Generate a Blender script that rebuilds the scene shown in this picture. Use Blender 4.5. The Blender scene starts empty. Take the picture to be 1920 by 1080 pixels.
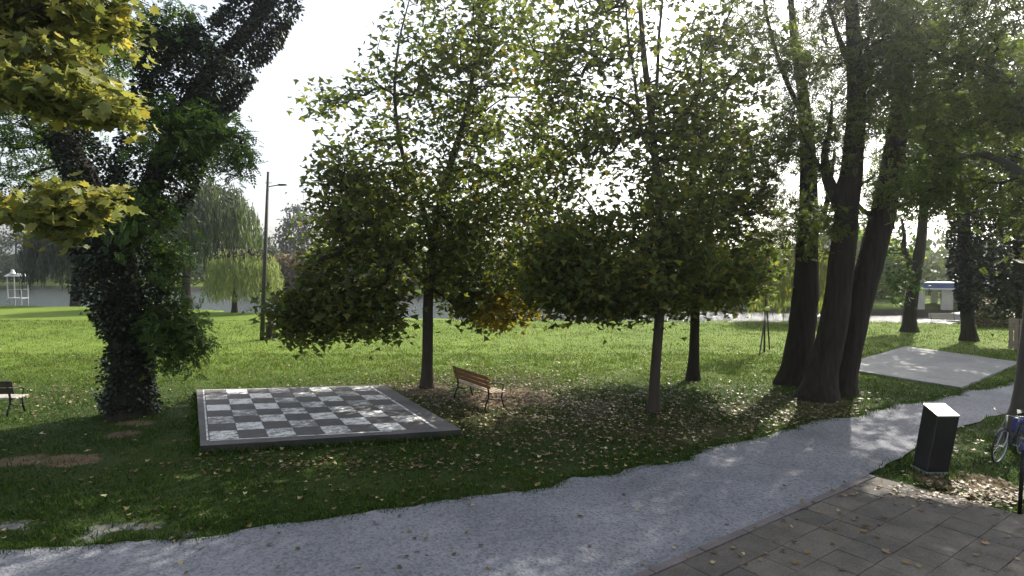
import bpy, bmesh, math, random
import numpy as np
from mathutils import Vector, Matrix, noise as mnoise
from mathutils.geometry import tessellate_polygon

R = math.radians
S = bpy.context.scene
COL = S.collection
rng = np.random.default_rng(11)
random.seed(5)

# ------------------------------------------------------------------ camera
F, CX, CY, HC = 1150.0, 960.0, 540.0, 3.9
PITCH = math.atan(43 / F)
cam_d = bpy.data.cameras.new('camera')
cam = bpy.data.objects.new('camera', cam_d)
COL.objects.link(cam)
cam.location = (0, 0, HC)
cam.rotation_euler = (math.pi / 2 - PITCH, 0, 0)
cam_d.sensor_width = 36
cam_d.lens = F / 1920 * 36
cam_d.clip_end = 3000
S.camera = cam

# ------------------------------------------------------------------ sky and sun
SUN_AZ, SUN_EL = R(38), R(38)
w = bpy.data.worlds.new('World'); S.world = w; w.use_nodes = True
nt = w.node_tree; nt.nodes.clear()
sky = nt.nodes.new('ShaderNodeTexSky'); sky.sky_type = 'NISHITA'; sky.sun_disc = False
sky.sun_elevation = SUN_EL; sky.sun_rotation = SUN_AZ
sky.air_density = 1.0; sky.dust_density = 3.0; sky.ozone_density = 1.0; sky.altitude = 50
bg = nt.nodes.new('ShaderNodeBackground'); bg.inputs['Strength'].default_value = 0.15
wo = nt.nodes.new('ShaderNodeOutputWorld')
hs = nt.nodes.new('ShaderNodeHueSaturation'); hs.inputs['Saturation'].default_value = .45
nt.links.new(sky.outputs[0], hs.inputs['Color']); nt.links.new(hs.outputs[0], bg.inputs[0]); nt.links.new(bg.outputs[0], wo.inputs[0])
sd = bpy.data.lights.new('sun', 'SUN'); sd.energy = 4.7; sd.angle = R(0.55); sd.color = (1.0, .94, .84)
sun = bpy.data.objects.new('sun', sd); COL.objects.link(sun)
sv = Vector((math.sin(SUN_AZ) * math.cos(SUN_EL), math.cos(SUN_AZ) * math.cos(SUN_EL), math.sin(SUN_EL)))
sun.rotation_euler = sv.to_track_quat('Z', 'Y').to_euler()
sun.location = sv * 80

S.view_settings.view_transform = 'Standard'; S.view_settings.look = 'None'
S.view_settings.gamma = 1; S.view_settings.use_curve_mapping = False
S.view_settings.exposure = 0.88
GLARE_HAZE = .001
S.render.engine = 'CYCLES'
cy = S.cycles
cy.max_bounces = 7; cy.diffuse_bounces = 3; cy.glossy_bounces = 2; cy.transmission_bounces = 4; cy.transparent_max_bounces = 4
cy.use_denoising = True
cy.sample_clamp_indirect = 6.0
cy.caustics_reflective = False; cy.caustics_refractive = False

# ------------------------------------------------------------------ pixel to place
CP, SP = math.cos(PITCH), math.sin(PITCH)
def ray(px, py):
    a = (px - CX) / F; b = (CY - py) / F
    return np.array([a, CP + b * SP, -SP + b * CP])
def G(px, py, z=0.0):
    d = ray(px, py); t = (z - HC) / d[2]
    return np.array([d[0] * t, d[1] * t, z])
def A(px, py, D):
    d = ray(px, py); t = D / d[1]
    return np.array([d[0] * t, D, HC + d[2] * t])

# ------------------------------------------------------------------ tagging and linking
def tag(o, label=None, cat=None, group=None, kind=None):
    if label: o['label'] = label
    if cat: o['category'] = cat
    if group: o['group'] = group
    if kind: o['kind'] = kind
    return o
def link(name, me, mat=None, parent=None, loc=None, rot=None):
    o = bpy.data.objects.new(name, me); COL.objects.link(o)
    if mat is not None and me is not None and not me.materials: me.materials.append(mat)
    if parent: o.parent = parent
    if loc is not None: o.location = loc
    if rot is not None: o.rotation_euler = rot
    return o
def thing(name, label, cat, loc=(0, 0, 0), rz=0, group=None, parent=None):
    o = bpy.data.objects.new(name, None); COL.objects.link(o)
    o.empty_display_size = .2
    o.location = loc; o.rotation_euler = (0, 0, rz)
    return tag(o, label, cat, group)
def copy_tree(o, parent=None):
    c = o.copy(); COL.objects.link(c)
    if parent: c.parent = parent
    for ch in list(o.children): copy_tree(ch, c)
    return c
def pydata(name, v, f):
    me = bpy.data.meshes.new(name); me.from_pydata([tuple(x) for x in v], [], f); me.update(); return me

class MB:
    def __init__(s): s.v = []; s.f = []
    def add(s, v, f):
        n = len(s.v); s.v += [tuple(map(float, p)) for p in v]; s.f += [tuple(i + n for i in q) for q in f]; return s
    def box(s, c, d, rot=None):
        x, y, z = [k / 2 for k in d]
        vs = [Vector((i * x, j * y, k * z)) for k in (-1, 1) for j in (-1, 1) for i in (-1, 1)]
        if rot is not None: vs = [rot @ p for p in vs]
        vs = [p + Vector(c) for p in vs]
        return s.add(vs, [(0, 2, 3, 1), (4, 5, 7, 6), (0, 1, 5, 4), (2, 6, 7, 3), (0, 4, 6, 2), (1, 3, 7, 5)])
    def tube(s, pts, r, k=8, cap=True):
        v, f = tube(np.array(pts, float), r if hasattr(r, '__len__') else [r] * len(pts), k)
        if cap: f = f + [tuple(range(k))[::-1], tuple(range(len(v) - k, len(v)))]
        return s.add(v, f)
    def ring(s, R0, r, k=28, q=6, squash=1):
        v = []; f = []
        for i in range(k):
            a = 2 * math.pi * i / k
            for j in range(q):
                b = 2 * math.pi * j / q
                rr = R0 + r * math.cos(b)
                v.append((rr * math.cos(a), r * squash * math.sin(b), rr * math.sin(a)))
        for i in range(k):
            for j in range(q):
                f.append((i * q + j, i * q + (j + 1) % q, ((i + 1) % k) * q + (j + 1) % q, ((i + 1) % k) * q + j))
        return s.add(v, f)
    def lathe(s, prof, k=14, c=(0, 0, 0)):
        v = []; f = []; n = len(prof)
        for i in range(k):
            a = 2 * math.pi * i / k
            for r, z in prof: v.append((c[0] + r * math.cos(a), c[1] + r * math.sin(a), c[2] + z))
        for i in range(k):
            for j in range(n - 1):
                f.append((i * n + j, ((i + 1) % k) * n + j, ((i + 1) % k) * n + j + 1, i * n + j + 1))
        return s.add(v, f)
    def mesh(s, name, smooth=False, bevel=0):
        me = pydata(name, s.v, s.f)
        if bevel:
            bm = bmesh.new(); bm.from_mesh(me)
            bmesh.ops.bevel(bm, geom=list(bm.edges), offset=bevel, segments=1, affect='EDGES')
            bm.to_mesh(me); bm.free()
        if smooth: me.polygons.foreach_set('use_smooth', [True] * len(me.polygons))
        return me
    def build(s, name, mat, parent=None, smooth=False, bevel=0, **k):
        return link(name, s.mesh(name, smooth, bevel), mat, parent, **k)

def tube(p, r, k, noise=0, seed=0):
    n = len(p); r = np.asarray(r, float)
    t = np.gradient(p, axis=0) if n > 2 else np.repeat((p[-1:] - p[:1]), n, 0)
    t /= np.linalg.norm(t, axis=1)[:, None] + 1e-9
    ref = np.array([1., 0, 0]) if abs(t[0, 0]) < .9 else np.array([0, 1., 0])
    u = np.cross(t, ref); u /= np.linalg.norm(u, axis=1)[:, None] + 1e-9
    v = np.cross(t, u)
    a = np.arange(k) * 2 * math.pi / k
    rr = np.repeat(r[:, None], k, 1)
    if noise:
        g = np.random.default_rng(seed)
        base = g.normal(0, 1, k)[None, :] * .6 + g.normal(0, .55, (n, k))
        rr = rr * (1 + noise * base)
    V = p[:, None, :] + rr[:, :, None] * (np.cos(a)[None, :, None] * u[:, None, :] + np.sin(a)[None, :, None] * v[:, None, :])
    V = V.reshape(-1, 3)
    f = [(i * k + j, i * k + (j + 1) % k, (i + 1) * k + (j + 1) % k, (i + 1) * k + j) for i in range(n - 1) for j in range(k)]
    return [tuple(x) for x in V], f

# ------------------------------------------------------------------ materials
def newmat(name):
    m = bpy.data.materials.new(name); m.use_nodes = True
    t = m.node_tree; b = t.nodes['Principled BSDF']
    return m, t, b
def N(t, typ, **k):
    n = t.nodes.new(typ)
    for a, v in k.items():
        if a.startswith('i_'): n.inputs[a[2:].replace('_', ' ')].default_value = v
        else: setattr(n, a, v)
    return n
def ramp(t, stops, src):
    r = t.nodes.new('ShaderNodeValToRGB'); e = r.color_ramp.elements
    while len(e) < len(stops): e.new(.5)
    for i, (p, c) in enumerate(stops): e[i].position = p; e[i].color = (*c, 1)
    t.links.new(src, r.inputs[0]); return r
def coords(t, scale=(1, 1, 1), obj=True):
    c = t.nodes.new('ShaderNodeTexCoord'); m = t.nodes.new('ShaderNodeMapping')
    m.inputs['Scale'].default_value = scale
    t.links.new(c.outputs['Object'], m.inputs[0]); return m.outputs[0]
def worldco(t, scale=(1, 1, 1)):
    g = t.nodes.new('ShaderNodeNewGeometry'); m = t.nodes.new('ShaderNodeMapping')
    m.inputs['Scale'].default_value = scale
    t.links.new(g.outputs['Position'], m.inputs[0]); return m.outputs[0]
def noise(t, co, scale, detail=5, rough=.6):
    n = N(t, 'ShaderNodeTexNoise'); n.inputs['Scale'].default_value = scale
    n.inputs['Detail'].default_value = detail; n.inputs['Roughness'].default_value = rough
    t.links.new(co, n.inputs['Vector']); return n.outputs['Fac']
def mix(t, fac, a, b, typ='MIX'):
    m = N(t, 'ShaderNodeMix', data_type='RGBA', blend_type=typ)
    for s, v in ((0, fac), (6, a), (7, b)):
        if isinstance(v, (int, float)): m.inputs[s].default_value = v
        elif isinstance(v, tuple): m.inputs[s].default_value = (*v, 1)
        else: t.links.new(v, m.inputs[s])
    return m.outputs[2]
def bump(t, b, h, strength=.5, dist=.02):
    n = N(t, 'ShaderNodeBump'); n.inputs['Strength'].default_value = strength; n.inputs['Distance'].default_value = dist
    t.links.new(h, n.inputs['Height']); t.links.new(n.outputs[0], b.inputs['Normal'])

def mat_leaf(name, stops, transl=.42, gloss=.35, boost=(1.25, 1.35, .8)):
    m, t, b = newmat(name)
    at = N(t, 'ShaderNodeAttribute', attribute_name='rnd')
    r = ramp(t, stops, at.outputs['Fac'])
    t.links.new(r.outputs[0], b.inputs['Base Color'])
    b.inputs['Roughness'].default_value = .5; b.inputs['Specular IOR Level'].default_value = gloss
    tr = N(t, 'ShaderNodeBsdfTranslucent')
    t.links.new(mix(t, 1.0, r.outputs[0], boost, 'MULTIPLY'), tr.inputs['Color'])
    ms = N(t, 'ShaderNodeMixShader'); ms.inputs[0].default_value = transl
    t.links.new(b.outputs[0], ms.inputs[1]); t.links.new(tr.outputs[0], ms.inputs[2])
    t.links.new(ms.outputs[0], t.nodes['Material Output'].inputs[0])
    return m
def mat_bark(name, c0, c1, sc=6, stretch=.25, strength=.9):
    m, t, b = newmat(name)
    co = worldco(t, (1, 1, stretch))
    n1 = noise(t, co, sc, 6, .7); n2 = noise(t, co, sc * 4, 4, .6)
    r = ramp(t, [(.3, c0), (.7, c1)], n1)
    t.links.new(mix(t, n2, r.outputs[0], c0), b.inputs['Base Color'])
    b.inputs['Roughness'].default_value = .9; b.inputs['Specular IOR Level'].default_value = .2
    bump(t, b, n1, strength, .1 if strength > .9 else .05); return m
def mat_plain(name, c, rough=.6, metal=0, var=.25, sc=8, spec=.5):
    m, t, b = newmat(name)
    n = noise(t, coords(t), sc, 5, .65)
    r = ramp(t, [(.25, tuple(x * (1 - var) for x in c)), (.75, tuple(min(1, x * (1 + var)) for x in c))], n)
    t.links.new(r.outputs[0], b.inputs['Base Color'])
    b.inputs['Roughness'].default_value = rough; b.inputs['Metallic'].default_value = metal
    b.inputs['Specular IOR Level'].default_value = spec
    bump(t, b, n, .2, .004); return m
def mat_wood(name, c0, c1, sc=3):
    m, t, b = newmat(name)
    co = coords(t, (1.2, 14, 14)); n = noise(t, co, sc, 6, .7)
    r = ramp(t, [(.3, c0), (.7, c1)], n); t.links.new(r.outputs[0], b.inputs['Base Color'])
    b.inputs['Roughness'].default_value = .65; bump(t, b, n, .35, .004); return m

M = {}
M['plane'] = mat_leaf('plane_leaf', [(0, (.045, .062, .018)), (.45, (.09, .122, .03)), (.78, (.14, .17, .035)), (.93, (.26, .24, .04)), (1, (.26, .14, .03))], .55, .35, (1.4, 1.4, .9))
M['golden'] = mat_leaf('golden_leaf', [(0, (.12, .1, .02)), (.5, (.3, .22, .03)), (.85, (.42, .34, .04)), (1, (.3, .12, .03))], .5)
M['maple'] = mat_leaf('maple_leaf', [(0, (.07, .1, .025)), (.35, (.17, .19, .05)), (.8, (.35, .34, .085)), (1, (.5, .4, .07))], .45, .4, (1.2, 1.2, .9))
M['robinia'] = mat_leaf('robinia_leaf', [(0, (.055, .08, .024)), (.5, (.1, .14, .036)), (.9, (.16, .2, .045)), (1, (.28, .26, .05))], .55, .35, (1.4, 1.45, .85))
M['robinia2'] = mat_leaf('ash_leaf', [(0, (.03, .06, .014)), (.5, (.06, .11, .02)), (1, (.12, .19, .03))], .42)
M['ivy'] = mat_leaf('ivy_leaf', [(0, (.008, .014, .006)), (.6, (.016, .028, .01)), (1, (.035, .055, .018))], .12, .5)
M['willow'] = mat_leaf('willow_leaf', [(0, (.05, .075, .025)), (.6, (.09, .125, .04)), (1, (.15, .18, .06))], .35)
M['willow_pale'] = mat_leaf('willow_pale_leaf', [(0, (.16, .2, .08)), (.6, (.27, .31, .12)), (1, (.36, .38, .15))], .4)
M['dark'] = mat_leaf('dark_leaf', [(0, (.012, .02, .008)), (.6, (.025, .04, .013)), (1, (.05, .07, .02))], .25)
M['far'] = mat_leaf('far_leaf', [(0, (.035, .055, .018)), (.6, (.07, .1, .03)), (1, (.12, .14, .04))], .35)
M['far_lime'] = mat_leaf('far_lime_leaf', [(0, (.1, .13, .02)), (.6, (.2, .235, .035)), (1, (.33, .33, .05))], .55, .3, (1.4, 1.4, .7))
M['far_brown'] = mat_leaf('far_brown_leaf', [(0, (.07, .05, .025)), (.6, (.14, .09, .04)), (1, (.24, .17, .06))], .35)
M['hedge'] = mat_leaf('hedge_leaf', [(0, (.07, .06, .02)), (.6, (.14, .11, .03)), (1, (.22, .17, .04))], .3)
M['litter'] = mat_leaf('litter_leaf', [(0, (.05, .03, .016)), (.4, (.12, .075, .032)), (.72, (.24, .17, .07)), (.9, (.46, .4, .2)), (1, (.62, .58, .38))], .12, .3, (1, 1, .9))
M['grass'] = mat_leaf('grass_blade', [(0, (.016, .034, .006)), (.5, (.034, .07, .01)), (.85, (.09, .15, .018)), (1, (.16, .17, .045))], .4, .15)
M['bark_plane'] = mat_bark('bark_plane', (.05, .04, .03), (.13, .11, .085), 5, .3, .5)
M['bark_dark'] = mat_bark('bark_dark', (.02, .016, .013), (.1, .085, .068), 9, .1, 1.0)
M['bark_grey'] = mat_bark('bark_grey', (.07, .065, .055), (.15, .14, .12), 4, .4, .4)
M['twig'] = mat_bark('twig_bark', (.03, .024, .018), (.06, .05, .04), 8, .4, .3)
M['iron'] = mat_plain('cast_iron', (.018, .018, .02), .45, .6, .3)
M['black'] = mat_plain('black_panel', (.008, .008, .012), .3, 0, .25, 3)
M['steel'] = mat_plain('brushed_steel', (.62, .6, .55), .38, .85, .15, 4)
M['bench_brown'] = mat_wood('bench_brown', (.16, .075, .03), (.3, .15, .06))
M['bench_pale'] = mat_wood('bench_pale', (.3, .22, .14), (.5, .4, .28))
M['bench_dark'] = mat_wood('bench_dark', (.03, .022, .016), (.06, .045, .03))
M['bench_grey'] = mat_wood('bench_grey', (.35, .32, .28), (.55, .52, .46))
M['pole'] = mat_wood('pole_wood', (.025, .022, .02), (.05, .045, .04))
M['white'] = mat_plain('white_paint', (.72, .72, .7), .5, 0, .12)
M['galv'] = mat_plain('galvanised_steel', (.42, .43, .43), .4, .5, .15)
M['roofblue'] = mat_plain('blue_roof_edge', (.012, .055, .17), .4, 0, .15)
M['render'] = mat_plain('pale_render', (.5, .47, .4), .8, 0, .15, 2)
M['roof_tile'] = mat_plain('roof_tiles', (.22, .12, .08), .8, 0, .3, 3)
M['roof_grey'] = mat_plain('grey_roof', (.3, .3, .3), .7, 0, .2, 3)
M['glass'] = mat_plain('window_glass', (.03, .035, .04), .08, 0, .2, 2)
M['stone'] = mat_plain('bank_stone', (.12, .115, .1), .9, 0, .4, 2)
M['tyre'] = mat_plain('tyre_rubber', (.015, .015, .015), .7)
M['bikeframe'] = mat_plain('bicycle_paint', (.03, .035, .05), .3, .2)
M['bluebag'] = mat_plain('blue_bag', (.05, .05, .2), .6)
M['tie'] = mat_plain('yellow_tie', (.6, .62, .1), .6, 0, .1)
M['plank'] = mat_wood('fence_wood', (.2, .15, .11), (.36, .28, .21))

def mat_concrete(name, c, sc=1.4, var=.35, spots=True):
    m, t, b = newmat(name)
    co = worldco(t)
    n1 = noise(t, co, sc, 7, .65); n2 = noise(t, co, sc * 14, 5, .7)
    r1 = ramp(t, [(.28, tuple(x * (1 - var) for x in c)), (.72, tuple(x * (1 + var) for x in c))], n1)
    r2 = ramp(t, [(.3, (.6, .6, .6)), (.6, (1, 1, 1))], n2)
    t.links.new(mix(t, .7, r1.outputs[0], r2.outputs[0], 'MULTIPLY'), b.inputs['Base Color'])
    b.inputs['Roughness'].default_value = .85; b.inputs['Specular IOR Level'].default_value = .3
    bump(t, b, n2, .5, .008); return m
M['concrete'] = mat_concrete('slab_concrete', (.15, .145, .14)); M['side_shade'] = mat_concrete('shaded_side_concrete', (.05, .05, .04), 3)  # the darker copy is for the slab sides, their shade put into the colour
M['pad'] = mat_concrete('pad_concrete', (.3, .295, .285), .7, .22)
M['landing'] = mat_concrete('landing_concrete', (.6, .58, .55), .7, .15)
def mat_square(name, white):
    m, t, b = newmat(name)
    co = worldco(t, (1.0, 1.0, 1)); oi = N(t, 'ShaderNodeObjectInfo')
    n1 = noise(t, co, 4.5, 7, .72); n2 = noise(t, co, 28, 4, .7)
    dk = ramp(t, [(.3, (.085, .08, .075)), (.7, (.15, .14, .135))], n1)
    if white:
        add = N(t, 'ShaderNodeMath', operation='MULTIPLY_ADD'); add.inputs[1].default_value = .16; 
        t.links.new(oi.outputs['Random'], add.inputs[0]); 
        mx = N(t, 'ShaderNodeMath', operation='MULTIPLY_ADD'); mx.inputs[1].default_value = .5
        t.links.new(n2, mx.inputs[0]); t.links.new(n1, mx.inputs[2])
        t.links.new(mx.outputs[0], add.inputs[2])
        k = ramp(t, [(.76, (0, 0, 0)), (.9, (1, 1, 1))], add.outputs[0])
        c = mix(t, k.outputs[0], mix(t, .45, dk.outputs[0], (.4, .39, .37)), (.8, .79, .76))
        t.links.new(c, b.inputs['Base Color'])
    else: t.links.new(dk.outputs[0], b.inputs['Base Color'])
    b.inputs['Roughness'].default_value = .8; b.inputs['Specular IOR Level'].default_value = .3
    bump(t, b, n2, .4, .006); return m
M['sq_white'] = mat_square('worn_white_paint', True); M['sq_dark'] = mat_square('bare_dark_square', False)

def mat_gravel():
    m, t, b = newmat('gravel')
    co = worldco(t)
    v = N(t, 'ShaderNodeTexVoronoi'); v.inputs['Scale'].default_value = 26; t.links.new(co, v.inputs['Vector'])
    n1 = noise(t, co, .6, 5, .6); n2 = noise(t, co, 60, 3, .7); n3 = noise(t, co, 4, 6, .7)
    base = ramp(t, [(.3, (.175, .18, .2)), (.7, (.275, .28, .305))], n1)
    st = ramp(t, [(0, (.4, .4, .4)), (.5, (.95, .95, .95)), (1, (1.2, 1.2, 1.2))], v.outputs['Color'])
    c = mix(t, .75, base.outputs[0], st.outputs[0], 'MULTIPLY')
    nf = noise(t, co, 9, 4, .8)
    dk = ramp(t, [(.3, (1, 1, 1)), (.4, (0, 0, 0))], nf)
    c = mix(t, dk.outputs[0], c, (.13, .12, .11))
    t.links.new(c, b.inputs['Base Color']); b.inputs['Roughness'].default_value = .9; b.inputs['Specular IOR Level'].default_value = .25
    h = N(t, 'ShaderNodeMath', operation='ADD'); t.links.new(v.outputs['Distance'], h.inputs[0]); t.links.new(n3, h.inputs[1])
    bump(t, b, h.outputs[0], .8, .02); return m
M['gravel'] = mat_gravel()
def mat_paver():
    m, t, b = newmat('paver_concrete')
    co = worldco(t); oi = N(t, 'ShaderNodeObjectInfo')
    n1 = noise(t, co, 1.3, 6, .7); n2 = noise(t, co, 34, 4, .75)
    r = ramp(t, [(.3, (.1, .09, .08)), (.7, (.18, .165, .145))], n1)
    o = ramp(t, [(0, (.82, .82, .82)), (1, (1.15, 1.12, 1.08))], oi.outputs['Random'])
    s = ramp(t, [(.35, (.5, .5, .5)), (.6, (1, 1, 1))], n2)
    c = mix(t, .8, mix(t, 1.0, r.outputs[0], o.outputs[0], 'MULTIPLY'), s.outputs[0], 'MULTIPLY')
    t.links.new(c, b.inputs['Base Color']); b.inputs['Roughness'].default_value = .88; b.inputs['Specular IOR Level'].default_value = .25
    bump(t, b, n2, .5, .006); return m
M['paver'] = mat_paver()
M['kerb'] = mat_concrete('edging_concrete', (.17, .15, .15), 2)
M['bed'] = mat_plain('joint_soil', (.07, .065, .05), .95, 0, .3, 9)

def mat_ground():
    m, t, b = newmat('lawn')
    co = worldco(t)
    n1 = noise(t, co, .22, 6, .6); n2 = noise(t, co, 2.3, 6, .7); n3 = noise(t, co, 19, 5, .75)
    g1 = ramp(t, [(.3, (.095, .155, .018)), (.7, (.16, .225, .034))], n1)
    g2 = ramp(t, [(.3, (.55, .6, .5)), (.7, (1.25, 1.2, 1.1))], n3)
    c = mix(t, .75, g1.outputs[0], g2.outputs[0], 'MULTIPLY')
    y = ramp(t, [(.55, (0, 0, 0)), (.75, (.6, .6, .6))], n2)
    c = mix(t, y.outputs[0], c, (.19, .17, .06))
    so = N(t, 'ShaderNodeAttribute', attribute_name='soil')
    ad = N(t, 'ShaderNodeMath', operation='MULTIPLY_ADD'); ad.inputs[1].default_value = .55; ad.inputs[2].default_value = -.27
    t.links.new(n3, ad.inputs[0])
    sm = N(t, 'ShaderNodeMath', operation='ADD'); t.links.new(so.outputs['Fac'], sm.inputs[0]); t.links.new(ad.outputs[0], sm.inputs[1])
    s2_ = N(t, 'ShaderNodeMath', operation='MULTIPLY_ADD'); s2_.inputs[1].default_value = 1.3; s2_.inputs[2].default_value = -.68; t.links.new(n2, s2_.inputs[0])
    s3_ = N(t, 'ShaderNodeMath', operation='ADD'); t.links.new(sm.outputs[0], s3_.inputs[0]); t.links.new(s2_.outputs[0], s3_.inputs[1]); sm = s3_
    sr = ramp(t, [(.35, (0, 0, 0)), (.65, (1, 1, 1))], sm.outputs[0])
    br_ = N(t, 'ShaderNodeAttribute', attribute_name='brown'); th = N(t, 'ShaderNodeAttribute', attribute_name='shade_litter')
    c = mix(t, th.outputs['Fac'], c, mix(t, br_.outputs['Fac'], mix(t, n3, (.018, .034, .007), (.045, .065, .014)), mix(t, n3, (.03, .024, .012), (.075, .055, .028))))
    gt = N(t, 'ShaderNodeAttribute', attribute_name='grit')
    ga = N(t, 'ShaderNodeMath', operation='ADD'); t.links.new(gt.outputs['Fac'], ga.inputs[0]); t.links.new(ad.outputs[0], ga.inputs[1])
    gb = N(t, 'ShaderNodeMath', operation='MULTIPLY_ADD'); gb.inputs[1].default_value = 1.9; gb.inputs[2].default_value = -.98; t.links.new(n2, gb.inputs[0])
    gc = N(t, 'ShaderNodeMath', operation='ADD'); t.links.new(ga.outputs[0], gc.inputs[0]); t.links.new(gb.outputs[0], gc.inputs[1])
    gr_ = ramp(t, [(.4, (0, 0, 0)), (.6, (1, 1, 1))], gc.outputs[0])
    soil = ramp(t, [(.3, (.09, .06, .035)), (.7, (.2, .145, .09))], n2)
    c = mix(t, sr.outputs[0], c, soil.outputs[0])
    c = mix(t, gr_.outputs[0], c, mix(t, n3, (.1, .1, .09), (.26, .26, .245)))
    # mud and stone of the pond bank below turf level
    g = N(t, 'ShaderNodeNewGeometry'); sx = N(t, 'ShaderNodeSeparateXYZ'); t.links.new(g.outputs['Position'], sx.inputs[0])
    mr = N(t, 'ShaderNodeMapRange'); mr.inputs['From Min'].default_value = -.12; mr.inputs['From Max'].default_value = -.3
    t.links.new(sx.outputs['Z'], mr.inputs['Value'])
    c = mix(t, mr.outputs[0], c, (.055, .05, .04))
    t.links.new(c, b.inputs['Base Color']); b.inputs['Roughness'].default_value = .95; b.inputs['Specular IOR Level'].default_value = .15
    bump(t, b, n3, .8, .05); return m
M['lawn'] = mat_ground()
def mat_water():
    m, t, b = newmat('pond_water')
    b.inputs['Base Color'].default_value = (.03, .04, .035, 1); b.inputs['Roughness'].default_value = .12
    b.inputs['IOR'].default_value = 1.33; b.inputs['Specular IOR Level'].default_value = .6
    co = worldco(t, (.6, 1.4, 1)); n = noise(t, co, 1.6, 5, .65)
    bump(t, b, n, 1.0, .22); return m
M['water'] = mat_water()

# ------------------------------------------------------------------ ground, pond
Zw = -0.8
near_px = [(-1500, 571), (0, 571), (350, 577), (600, 590), (900, 598), (1200, 600), (1650, 601), (1800, 606), (2600, 612)]
far_px = [(-1500, 541), (0, 541), (350, 543), (500, 548), (600, 553), (900, 565), (1200, 580), (1650, 592), (1800, 593), (2600, 594)]
npts = np.array([G(*p) for p in near_px]); fpts = np.array([G(*p, z=Zw) for p in far_px])
def Yn(x): return np.interp(x, npts[:, 0], npts[:, 1])
def Yf(x): return np.interp(x, fpts[:, 0], fpts[:, 1])
def sstep(a, b, x):
    t = np.clip((x - a) / (b - a), 0, 1); return t * t * (3 - 2 * t)
def vnoise(x, y, s, seed=0):
    return np.array([mnoise.noise((a * s + seed, b * s - seed * 1.7, seed * .37)) for a, b in zip(np.ravel(x), np.ravel(y))]).reshape(np.shape(x))
def hgt(x, y):
    wob = .35 * np.sin(x * .9) + .25 * np.sin(x * 2.3 + 1)
    a = sstep(Yn(x) + wob - .9, Yn(x) + wob + .5, y); b = sstep(Yf(x) - .3 + wob * .6, Yf(x) + .9 + wob * .6, y)
    return -1.6 * a + 1.75 * b + .012 * np.clip(y - Yf(x), 0, 150) * (b > .99)

LITTER = [(G(1000, 770), 4.6), (G(800, 725), 3.2), (G(1225, 790), 3.0), (G(1500, 770), 2.6), (G(950, 720), 3.0), (G(880, 745), 2.4)]
DIRT = [(G(130, 862), .75, .32), (G(40, 862), .6, .3), (G(230, 812), .5, .25), (G(950, 745), 1.7, 1.0), (G(800, 730), .9, .6), (G(1540, 750), .9, .5), (G(250, 792), .6, .2), (G(1840, 905), .7, .5), (G(1765, 895), .6, .4)]
GRIT = [(G(20, 985), .55, .3), (G(235, 985), .95, .26), (G(160, 1010), .3, .35), (G(330, 1000), .4, .22)]
def axis(parts):
    out = []
    for a, b, s in parts: out += list(np.arange(a, b, s))
    return np.array(out + [parts[-1][1]])
gx = axis([(-700, -140, 40), (-140, -50, 5), (-50, -15, 1.4), (-15, 15, .25), (15, 55, 1.0), (55, 140, 6), (140, 700, 40)])
gy = axis([(-40, 4, 4), (4, 24, .25), (24, 40, .8), (40, 62, .5), (62, 130, 1.4), (130, 200, 8), (200, 1400, 60)])
X, Y = np.meshgrid(gx, gy)
Z = hgt(X, Y)
near = (Y > 4) & (Y < 30) & (abs(X) < 20)
und = np.zeros_like(Z); und[near] = vnoise(X[near], Y[near], .6, 3) * .02
Z = Z + und - .02 * near
soil = np.zeros_like(Z)
for c, rx, ry in DIRT:
    soil = np.maximum(soil, 1.15 - ((X - c[0]) / rx) ** 2 - ((Y - c[1]) / (ry * 1.6)) ** 2)
soil = np.clip(soil, 0, 1)
V = np.stack([X, Y, Z], -1).reshape(-1, 3)
nx, ny = len(gx), len(gy)
idx = np.arange(nx * ny).reshape(ny, nx)
Fq = np.stack([idx[:-1, :-1], idx[:-1, 1:], idx[1:, 1:], idx[1:, :-1]], -1).reshape(-1, 4)
me = pydata('ground', V, [tuple(q) for q in Fq])
shade_litter = np.clip(1.25 - np.hypot(np.maximum(Y - 17.0, 0) / 6.0, 0), 0, 1) * (Y < 30)  # darkens the near lawn: tree shade painted into the ground, plus litter zones
for c, r in LITTER: shade_litter = np.maximum(shade_litter, np.clip(1.3 - (((X - c[0]) / r) ** 2 + ((Y - c[1]) / (r * .8)) ** 2), 0, 1))
grit = np.zeros_like(Z)
for c, rx, ry in GRIT: grit = np.maximum(grit, np.clip(1.1 - ((X - c[0]) / rx) ** 2 - ((Y - c[1]) / ry) ** 2, 0, 1))
brown = np.zeros_like(Z)
for c, r in LITTER: brown = np.maximum(brown, np.clip(1.2 - (((X - c[0]) / (r * .9)) ** 2 + ((Y - c[1]) / (r * .7)) ** 2), 0, 1))
for nm_, ar_ in (('shade_litter', shade_litter * .9), ('grit', grit * .8), ('brown', brown * .8)):
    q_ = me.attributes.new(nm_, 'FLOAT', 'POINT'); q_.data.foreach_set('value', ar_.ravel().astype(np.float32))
a_ = me.attributes.new('soil', 'FLOAT', 'POINT'); a_.data.foreach_set('value', soil.ravel().astype(np.float32))
me.polygons.foreach_set('use_smooth', [True] * len(me.polygons))
tag(link('ground', me, M['lawn']), kind='structure')
wm = pydata('pond', [(-700, 36, Zw), (300, 36, Zw), (300, 160, Zw), (-700, 160, Zw)], [(0, 1, 2, 3)])
tag(link('pond', wm, M['water']), kind='structure')

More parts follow.
